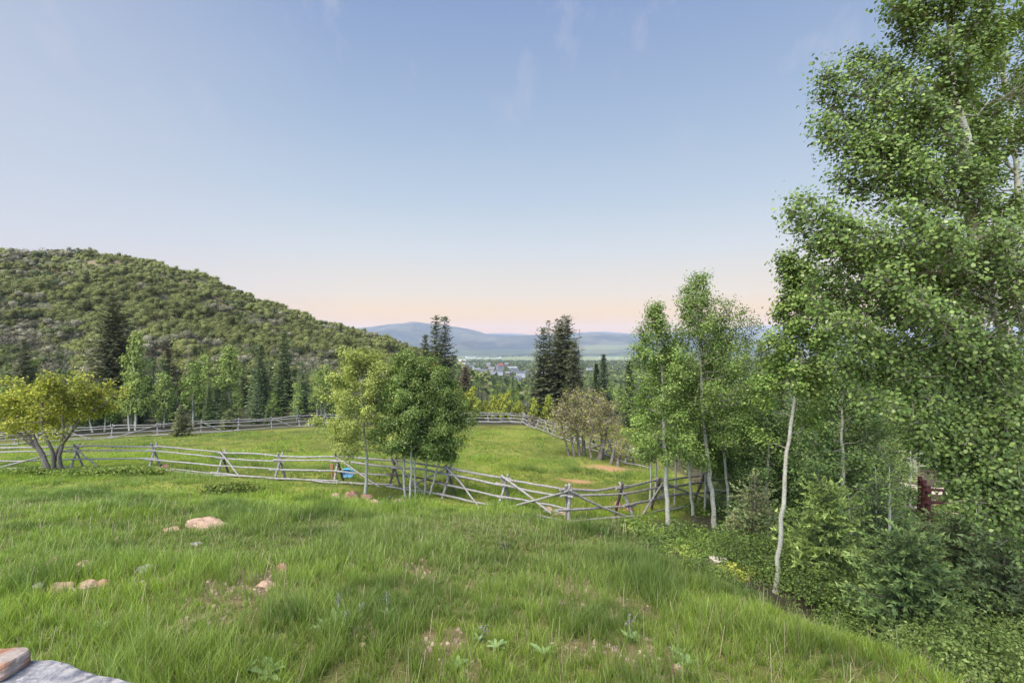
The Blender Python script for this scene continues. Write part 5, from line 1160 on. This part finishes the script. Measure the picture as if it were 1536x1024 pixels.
# ------------------------------------------------------------------ the big aspen at the right edge
def big_aspen():
    r = rg(800); tk = [(1640, 1010, 7.6), (1610, 850, 7.3), (1575, 700, 7.0), (1535, 560, 6.8), (1500, 470, 6.6), (1468, 390, 6.5), (1446, 300, 6.45), (1437, 200, 6.4), (1432, 130, 6.4), (1424, 40, 6.4), (1418, -60, 6.4), (1415, -200, 6.5)]
    path = np.array([W(*p) for p in tk]); path[0, 2] = float(ground(path[0:1, 0], path[0:1, 1])[0]) - .1
    tips = [(1190, 318, 5.9), (1196, 345, 6.2), (1208, 300, 6.0), (1238, 118, 6.2), (1233, 150, 6.3), (1240, 205, 6.1), (1238, 180, 6.0), (1284, 84, 6.5), (1278, 110, 6.3), (1338, 12, 6.4), (1330, 0, 6.1), (1345, 55, 6.6), (1262, 262, 6.2), (1285, 240, 6.0), (1250, 395, 6.2), (1222, 370, 6.0),
            (1228, 458, 6.2), (1215, 430, 6.5), (1262, 480, 5.9), (1290, 520, 5.9), (1255, 540, 6.4), (1300, 600, 6.0), (1340, 600, 5.6), (1370, 645, 6.0), (1400, 670, 5.9), (1430, 715, 5.8), (1420, 700, 6.1), (1455, 745, 5.7), (1500, 755, 5.7), (1480, 700, 5.6), (1530, 690, 5.5), (1545, 740, 5.6), (1440, 735, 5.9),
            (1350, 560, 5.8), (1400, 600, 5.7), (1450, 650, 5.6), (1500, 620, 5.6), (1540, 600, 5.6), (1380, 450, 5.2), (1330, 420, 5.4), (1300, 360, 5.7), (1340, 320, 5.6), (1420, 340, 5.3), (1480, 330, 5.4), (1530, 400, 5.4), (1440, 500, 5.8), (1500, 520, 5.8), (1380, 250, 5.7),
            (1330, 200, 5.9), (1320, 150, 6.0), (1370, 120, 5.8), (1400, 60, 5.8), (1450, 80, 5.8), (1500, 50, 6.0), (1540, 20, 6.4), (1480, 0, 6.0), (1440, -20, 5.9), (1380, -10, 6.1), (1510, -60, 6.3), (1350, -60, 6.4), (1420, -130, 6.3), (1500, -150, 6.5), (1545, 190, 6.4), (1490, 200, 6.0), (1530, 290, 6.0),
            (1460, 250, 5.8), (1500, 160, 6.4), (1420, 200, 5.8), (1580, 100, 7.0), (1600, 300, 6.8), (1600, 450, 6.4), (1620, 600, 6.0), (1600, 720, 5.8), (1380, 330, 6.9), (1340, 470, 7.0), (1300, 440, 7.2), (1400, 540, 7.2), (1450, 420, 7.2), (1370, 180, 7.2), (1500, 360, 7.4), (1560, 520, 7.6), (1420, 120, 7.3), (1480, 560, 7.4), (1540, 640, 7.2)]
    t_of = np.linspace(0, 1, len(tk)); L = np.concatenate([[0], np.cumsum(np.linalg.norm(np.diff(path, axis=0), axis=1))]); L /= L[-1]
    ex = []
    for a, b, Y in tips:
        tip = W(a, b, Y); zc = tip[2] - 0.25 - 0.25 * np.hypot(tip[0] - 5.2, tip[1] - 6.4); k = np.argmin(np.abs(path[:, 2] - zc)); t = np.interp(zc, path[:, 2], L); ex.append((float(np.clip(t + r.uniform(-.02, .02), .12, .97)), tip))
    broadleaf(801, path, .125, (.9, .99), 3, .5, lambda s: 1, 118000, .039, [(0.07, 0.125, 0.034), (0.10, 0.162, 0.042), (0.135, 0.20, 0.058), (0.05, 0.09, 0.028), (.16, .22, .10)], [3, 3, 1.8, 1.4, .5], 7, .078, (20, 50), 12, nsub=26, twmax=1.9, holes=.06, extra=ex, limb_mul=.32, subl=.3, min_sub=.3,
              label='big dense aspen filling the right edge from top to bottom', name='aspen_tree')
big_aspen()
broadleaf(802, [G(1640, 9.2) - (0, 0, .1), W(1600, 700, 9.1), W(1552, 400, 9.0), W(1518, 200, 9.0), W(1506, 80, 9.0), W(1500, -60, 9.0)], .09, (.35, 1.0), 60, 1.75, lambda s: .95 - .35 * s, 46000, .05, PAL_NEAR, WN, 4, .08, (5, 55), 9, nsub=10, twmax=1.2,
          extra=[(.7, W(1440, 120, 8.8)), (.8, W(1460, 30, 8.9)), (.55, W(1450, 330, 8.7)), (.5, W(1400, 420, 8.8)), (.45, W(1440, 520, 8.8))], label='second tall aspen just behind the big one, its pale trunk showing near the top edge')

# ------------------------------------------------------------------ undergrowth of the gully and bushes
r = rg(900)
UG = 'low leafy bushes in the shaded gully'
bl = [('low leafy bush behind the edge of the bright grass', 1180, 12.0), ('dark leafed bush at the foot of the bright young fir', 1222, 10.6), ('round bush with reddish leaf tips in the gully', 1262, 10.0), ('wide low bush left of the low green fir', 1305, 9.4), ('bush behind the thin grey trunk of the low fir', 1372, 10.5),
      ('pale green bush at the grass edge below the low fir', 1402, 7.9), ('light green shoot bush near the lower right corner', 1450, 8.2), ('bush with pale leaves under the big aspen', 1500, 7.6), ('leafy bush beyond the tree stump', 1130, 13.8), ('small bush right of the tree stump', 1115, 12.6),
      ('broad low bush at the foot of the slim pale trunk', 1172, 11.9), ('green bush under the half dead fir', 1140, 15.2), ('bright bush with yellow leaves at the grass edge', 1098, 11.2), ('bush in the dark hollow behind the low fir', 1335, 13.0), ('tall bush at the right edge', 1530, 8.6), ('dark bush between the two dark firs', 1470, 11.5),
      ('light green sapling bush beside the pale bush at the grass edge', 1428, 7.2), ('small shoot bush just behind the grass right of the low fir', 1382, 7.6), ('yellowish low bush on the dark soil behind the slim pale trunk', 1195, 13.5), ('little bush beyond the sawn stump', 1060, 15.0), ('round bush at the foot of the clean white aspen', 1022, 15.5), ('pale leafy bush in the lower right corner', 1520, 7.0)]
for i, (lab, px, Y) in enumerate(bl):
    p = G(px, Y); sz = r.uniform(.5, .8) if i < 16 else r.uniform(.3, .5); n = 2600 if i < 16 else 1200; pal = ([(0.08, 0.135, 0.035), (0.11, 0.175, 0.04), (.055, .095, .03)], [(0.13, 0.20, 0.05), (.18, .25, .08), (.10, .15, .04)], [(.20, .26, .05), (.28, .30, .06)])[1 if i in (5, 6, 7, 14, 16, 17, 18, 21) else 2 if i == 12 else 0]
    if i == 12: sz = .28; n = 700
    g = shrub_geo(910 + i, n, sz * 1.25, sz * (1.5 if i in (6, 14, 7, 16, 17, 21) else .95), .05, pal, [1] * len(pal), 17, 4, nb=1.0)
    root = empty('leafy_bush', p, lab, 'bush'); tg = Geo()
    for q in range(7):
        a = r.uniform(0, 6.28); ln = sz * .8; tube(tg, curve_pts((0, 0, -.05), (math.cos(a) * ln * .6, math.sin(a) * ln * .6, ln), r, 5), np.linspace(.015, .004, 5), 4)
    tg.build('stem', M_GREYB, root); g.build('foliage', M_LEAF, root)
# clumps of small leafy plants with bare dark soil between them
m = 5200; Y = 6.2 + 20 * r.random(m) ** 1.1; X = np.interp(Y, [6, 30], [3.0, 4]) + r.random(m) * (Y * .98)
ok = (grassy_edge(X, Y) < .1) & (fbm(X * .6, Y * .6, 401, 3) > .475) & (768 + F * X / Y < 1620); sp = hit(1077, 850); ok &= np.hypot(X - sp[0], Y - sp[1]) > .6
ok &= ~((X > 4.4) & (Y < 12) & (r.random(m) < .55))
X, Y = X[ok], Y[ok]; q_ = len(X); rad_ = r.uniform(.10, .42, q_) * np.clip(.6 + fbm(X * .4, Y * .4, 402, 2) * .8, .5, 1.4); per_ = 60; rad_ = np.where(r.random(q_) < .08, rad_ * 1.7, rad_ * .85)
pal_ = np.array([(0.10, 0.165, 0.035), (0.15, 0.22, 0.045), (.07, .12, .03), (.19, .25, .06), (.09, .14, .045), (.05, .085, .025)])
base_c = pal_[r.choice(6, q_, p=[.28, .16, .2, .06, .16, .14])] * (np.clip((17 - np.abs(Y - 14)) / 12, .55, 1) * np.where(X < 6.5, 1.15, .85))[:, None]
jj = np.repeat(np.arange(q_), per_); dd = r.normal(size=(q_ * per_, 3)); dd[:, 2] = np.abs(dd[:, 2]); dd /= np.linalg.norm(dd, axis=1, keepdims=True)
P3 = np.stack([X, Y, ground(X, Y)], 1)[jj] + dd * (rad_[jj] * r.uniform(.6, 1.1, len(jj)))[:, None] * np.array([1, 1, 1.05]); P3[:, 2] += .02
lsz = np.clip(Y * .0042, .03, .065)[jj] * r.uniform(.7, 1.5, q_)[jj]
g = Geo(); leaves(g, P3, lsz, r, base_c[jj] * r.uniform(.7, 1.25, (len(jj), 1)), 4, .5, aspect=.6, jit=.5, N_=dd, nb=.8)
tag(g.build('undergrowth', M_LEAF), 'low leafy undergrowth covering the gully beside the grass slope', 'undergrowth', kind='stuff')
# leafy weeds at the foot of the fence on the left
def weeds(name, label, pts, n, hgt, rad, pal, seed, ls=.09):
    r = rg(seed); P0 = np.array(pts); j = r.integers(0, len(P0), n); X = P0[j, 0] + r.normal(size=n) * rad; Y = P0[j, 1] + r.normal(size=n) * rad * .7; Z = ground(X, Y) + r.random(n) * hgt
    g = Geo(); leaves(g, np.stack([X, Y, Z], 1), ls, r, pick_cols(r, n, pal, [1] * len(pal)), 5, .6); tag(g.build(name, M_LEAF), label, 'weeds', kind='stuff')
weeds('weeds', 'dark green leafy weeds at the foot of the fence on the left', [hit(a, b)[:2] for a, b in [(50, 712), (75, 713), (112, 714), (125, 716), (150, 714), (185, 712), (205, 711), (222, 712), (340, 741), (355, 739)]], 9000, .35, .45, [(0.07, 0.11, 0.025), (.10, .15, .03), (.15, .20, .04)], 950)

# ------------------------------------------------------------------ broad leaved plants and purple flower stalks in the grass
def mullein(px, py, size, seed, label, n=9, upright=.7, fl=False):
    r = rg(seed); p = hit(px, py); root = empty('leafy_weed' if not fl else 'flower_stalk', p, label, 'plant'); g = Geo()
    for i in range(n):
        a = i * 2.4 + r.uniform(-.3, .3); L_ = size * r.uniform(.7, 1.1); e0 = upright + r.uniform(-.2, .25); m_ = 8; t = np.linspace(0, 1, m_); ang = e0 - t * .9
        st = L_ / (m_ - 1); x = np.concatenate([[0], np.cumsum(np.cos(ang[:-1]) * st)]); z = np.concatenate([[0], np.cumsum(np.sin(ang[:-1]) * st)]); d = np.array([math.cos(a), math.sin(a), 0]); s_ = np.array([-d[1], d[0], 0])
        wv = L_ * .16 * np.sin(np.pi * np.clip(t * .93 + .07, 0, 1)) ** .8; c = p + d * x[:, None] + np.array([0, 0, 1]) * (z[:, None] + .01)
        V = np.concatenate([c - s_ * wv[:, None] + (0, 0, .012), c, c + s_ * wv[:, None] + (0, 0, .012)]); k = np.arange(3 * m_).reshape(3, m_)
        f = np.concatenate([np.stack([k[q, :-1], k[q, 1:], k[q + 1, 1:], k[q + 1, :-1]], -1) for q in (0, 1)]); g.add(V, f, np.array((0.17, .25, .10)) * r.uniform(.75, 1.2))
    g.build('foliage', M_PLANT, root, p, smooth=True)
    if fl:
        H = size * 1.9; g = Geo(); top_ = p + np.array([r.normal() * .04, r.normal() * .04, H]); tube(g, curve_pts(p, top_, r, 6, 0, .05), np.linspace(.008, .004, 6), 5, (.3, .4, .3)); g.build('stem', M_PLANT, root, p)
        q = 46; t = r.uniform(.6, 1, q)[:, None]; P2 = p + (top_ - p) * t + r.normal(size=(q, 3)) * .03; g = Geo(); leaves(g, P2, .020, r, pick_cols(r, q, [(0.14, .10, .15), (.20, .15, .19), (.12, .15, .08)], [2, 2, 2]), 5); g.build('flower', M_PLANT, root, p)
for i, (a, b, s, l) in enumerate([(402, 1018, .26, 'broad leaved pale plant at the bottom edge right of the grey slab'), (370, 1012, .17, 'small broad leaved plant beside the larger pale one'), (815, 985, .2, 'broad leaved plant in the grass of the lower middle'), (745, 975, .17, 'pointed leaved plant left of centre near the bottom'),
                                  (1030, 1000, .2, 'broad leaved plant near the bottom right of the slope'), (150, 945, .16, 'low broad leaved plant above the slab rim'), (486, 945, .2, 'leafy plant beside the tall purple flower stalks'), (240, 975, .15, 'small leafy plant above the grey slab'), (1015, 985, .14, 'small leafy plant close to a bare patch'),
                                  (685, 1005, .16, 'small broad leaved plant low in the middle')]): mullein(a, b, s, 960 + i, l)
for i, (a, b, s, l) in enumerate([(504, 935, .22, 'tallest purple flower stalk left of the centre foreground'), (515, 950, .17, 'shorter purple flower stalk beside the tallest one'), (582, 925, .17, 'purple flower stalk by a dark grass tuft'), (946, 965, .18, 'purple flower stalk in the right half of the slope'), (1008, 890, .14, 'small purple flower stalk at the grass edge'),
                                  (718, 965, .13, 'short purple flower stalk low in the middle'), (535, 935, .14, 'small purple flower stalk between the others')]): mullein(a, b, s, 980 + i, l, 6, .9, True)

# ------------------------------------------------------------------ grass
DARKT = [(620, 925, .5), (560, 955, .5), (575, 905, .6), (180, 825, .5), (205, 835, .5), (1000, 835, .9), (960, 860, .9), (660, 900, .5), (860, 930, .45), (740, 925, .5), (345, 738, .6), (430, 935, .4), (905, 800, .9), (820, 785, .8), (120, 745, 1.0), (1100, 890, .7)]
DW = np.array([[*hit(a, b)[:2], q] for a, b, q in DARKT])
RK = np.array(ROCKS)
def grass(name, label, area, n_tuft, per, h, wdt, spread_, seg, seed, pal, wts, lean_=.35, gully=False):
    r = rg(seed); Y0, Y1 = area; Yt = np.sqrt(r.uniform(Y0 ** 2, Y1 ** 2, n_tuft)); Xt = r.uniform(-1.08, 1.08, n_tuft) * (Yt + .3)
    ge = grassy_edge(Xt, Yt)
    if gully: ok = (ge < .1) & (ge > -6) & (fbm(Xt * .5, Yt * .5, 88, 3) > .42)
    else: ok = (bare(Xt, Yt) < r.uniform(.45, 1.35, n_tuft)) & (ge > 0)
    for x, y, q in RK:
        if q > .05 and Y0 - 2 < y < Y1 + 2: ok &= ~((np.abs(Xt - x) < q * .95) & (Yt - y < q * .3) & (Yt - y > -q - .25) & (r.random(n_tuft) < .85))
    ok &= (Yt < 46 + .27 * np.clip(Xt + 42, 0, 48)) & (fbm(Xt * 1.1, Yt * 1.1, 12, 3) > .14)
    for a, b, rx, ry in [(925, 704, 1.9, 1.1), (893, 702, 1.0, 0.6), (868, 722, .9, .5), (868, 735, .8, .4)]:
        q = hit(a, b); ok &= (np.hypot((Xt - q[0]) / rx, (Yt - q[1]) / ry) > r.uniform(.7, 1.5, n_tuft))
    Xt, Yt = Xt[ok], Yt[ok]; nt_ = len(Xt)
    tall_ = np.clip(fbm(Xt * .55, Yt * .55, 31, 4) * 3.0 - .55, .48, 1.6) * r.uniform(.6, 1.3, nt_) * np.clip(.45 + (ge[ok] if not gully else 1) * .6, .45, 1)
    dk = np.zeros(nt_)
    for x, y, q in DW: dk = np.maximum(dk, np.clip(1.5 - np.hypot(Xt - x, Yt - y) / q, 0, 1))
    dk = np.maximum(dk, np.clip(fbm(Xt * .8, Yt * .8, 41, 4) * 5 - 2.7, 0, 1)); tall_ *= 1 + dk * .35
    j = np.repeat(np.arange(nt_), per); n = len(j); a = r.uniform(0, 6.283, n); q = np.abs(r.normal(size=n)) * spread_
    X = Xt[j] + np.cos(a) * q; Y = Yt[j] + np.sin(a) * q; Z = ground(X, Y)
    H = h * tall_[j] * r.uniform(.55, 1.15, n); la = a + r.normal(size=n) * .7; ln = (np.abs(r.normal(size=n)) * lean_ + .08) * H
    wa = r.uniform(0, 3.1416, n); wx, wy = np.cos(wa) * wdt * .5 * r.uniform(.6, 1.3, n), np.sin(wa) * wdt * .5 * r.uniform(.6, 1.3, n)
    pal = np.array(pal); c = pal[r.choice(len(pal), n, p=np.array(wts) / sum(wts))] * r.uniform(.82, 1.18, (n, 1))
    patch = np.clip(fbm(Xt * .16, Yt * .16, 61, 4) * 3.2 - 1.1, 0, 1)[j][:, None]
    c = c * (1 - patch * .55) + np.array([0.15, 0.20, 0.075]) * patch * .55
    c = c * (1 - dk[j][:, None] * .72) + np.array([0.075, 0.125, 0.03]) * dk[j][:, None] * .72
    rows = []; cols = []
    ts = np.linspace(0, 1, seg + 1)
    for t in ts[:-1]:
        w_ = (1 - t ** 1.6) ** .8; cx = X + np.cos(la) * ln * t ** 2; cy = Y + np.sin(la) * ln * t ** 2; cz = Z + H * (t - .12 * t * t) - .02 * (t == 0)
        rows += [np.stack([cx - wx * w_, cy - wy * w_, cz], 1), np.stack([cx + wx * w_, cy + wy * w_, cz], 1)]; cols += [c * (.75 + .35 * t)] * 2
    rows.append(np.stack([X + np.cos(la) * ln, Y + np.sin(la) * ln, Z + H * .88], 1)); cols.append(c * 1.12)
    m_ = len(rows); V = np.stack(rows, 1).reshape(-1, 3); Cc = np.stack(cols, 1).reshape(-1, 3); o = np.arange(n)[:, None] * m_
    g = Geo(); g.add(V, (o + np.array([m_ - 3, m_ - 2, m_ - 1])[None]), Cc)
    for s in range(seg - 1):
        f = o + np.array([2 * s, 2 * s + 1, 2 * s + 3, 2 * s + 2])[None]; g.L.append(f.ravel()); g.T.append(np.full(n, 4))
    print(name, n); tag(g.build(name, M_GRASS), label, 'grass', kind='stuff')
PG = [(0.245, 0.34, 0.036), (0.31, 0.405, 0.05), (0.19, 0.28, 0.036), (0.135, 0.21, 0.04), (.36, .33, .17)]
grass('tall_grass', 'tall bright green grass on the near slope', (3.2, 9.5), 8500, 18, .29, .0065, .05, 3, 1001, PG, [3, 3, 2, 1.5, .35])
grass('grass', 'bright green grass of the slope up to the fence', (9.5, 19), 22000, 13, .25, .013, .07, 2, 1002, PG, [3, 3, 2, 1.5, .3])
grass('gully_grass', 'darker grass and weeds growing under the aspens beside the fence end', (9, 24), 16000, 9, .20, .013, .09, 2, 1007, [(.11, .19, .035), (.15, .23, .045), (.08, .14, .03)], [1, 1, 1], gully=True)
grass('meadow_grass', 'yellow green grass around and just behind the fence', (19, 34), 24000, 9, .22, .022, .10, 1, 1003, PG, [3, 3, 2, 1.5, .3])
grass('short_grass', 'short grass of the far meadow', (34, 62), 26000, 7, .18, .04, .16, 1, 1004, PG, [3, 3, 2, 1.5, .2])

# dry stalks and litter lying between the blades
r = rg(1100); m = 30000; Y = np.sqrt(r.uniform(3.2 ** 2, 17 ** 2, m)); X = r.uniform(-1.06, 1.06, m) * Y; ok = (grassy_edge(X, Y) > -.5); X, Y = X[ok], Y[ok]; m = len(X); Z = ground(X, Y)
a_ = r.uniform(0, 6.283, m); el = np.abs(r.normal(size=m)) * .25; L_ = r.uniform(.05, .24, m); up_ = r.random(m) < .16; el[up_] = r.uniform(1.0, 1.5, up_.sum()); L_[up_] = r.uniform(.2, .42, up_.sum())
dx = np.stack([np.cos(a_) * np.cos(el), np.sin(a_) * np.cos(el), np.sin(el)], 1) * L_[:, None]; sdv = np.stack([-np.sin(a_), np.cos(a_), 0 * a_], 1) * (.0022 + .00025 * Y)[:, None]; p0 = np.stack([X, Y, Z + .01], 1)
V = np.stack([p0 - sdv, p0 + sdv, p0 + dx + sdv * .6, p0 + dx - sdv * .6], 1).reshape(-1, 3); cc = np.repeat(pick_cols(r, m, [(.30, .25, .15), (.22, .17, .10), (.36, .32, .20), (.17, .19, .08)], [2, 2, 1, 2]), 4, 0)
g = Geo(); g.add(V, np.arange(m * 4).reshape(m, 4), cc); tag(g.build('dry_grass', M_GRASS), 'dry straw stalks scattered among the green blades of the slope', 'dry grass', kind='stuff')

# ------------------------------------------------------------------ haze over the valley
def haze():
    x0, x1, y0, y1, z0, z1 = -13500, 13500, -300, 12500, ZLOW - 1, ZTOP
    V = [(x, y, z) for z in (z0, z1) for x, y in ((x0, y0), (x1, y0), (x1, y1), (x0, y1))]
    g = Geo(); g.add(V, [(0, 3, 2, 1), (4, 5, 6, 7), (0, 1, 5, 4), (1, 2, 6, 5), (2, 3, 7, 6), (3, 0, 4, 7)])
    m = bpy.data.materials.new('valley_haze'); m.use_nodes = True; t = m.node_tree
    for n_ in list(t.nodes): t.nodes.remove(n_)
    o = t.nodes.new('ShaderNodeOutputMaterial'); v = t.nodes.new('ShaderNodeVolumePrincipled'); v.inputs['Color'].default_value = (.62, .72, .95, 1); v.inputs['Density'].default_value = HAZE; v.inputs['Anisotropy'].default_value = 0.0
    t.links.new(v.outputs[0], o.inputs['Volume']); tag(g.build('haze', m), 'thin blue haze over the valley', 'haze', kind='stuff')
HAZE = 6.5e-5
bpy.context.view_layer.update()
_zz = [(o.matrix_world @ Vector(c_)).z for o in COL.objects if o.type == 'MESH' for c_ in (o.bound_box[0], o.bound_box[6])]
ZLOW, ZTOP = min(_zz), max(_zz) + 5
print('haze box', ZLOW, ZTOP)
haze()
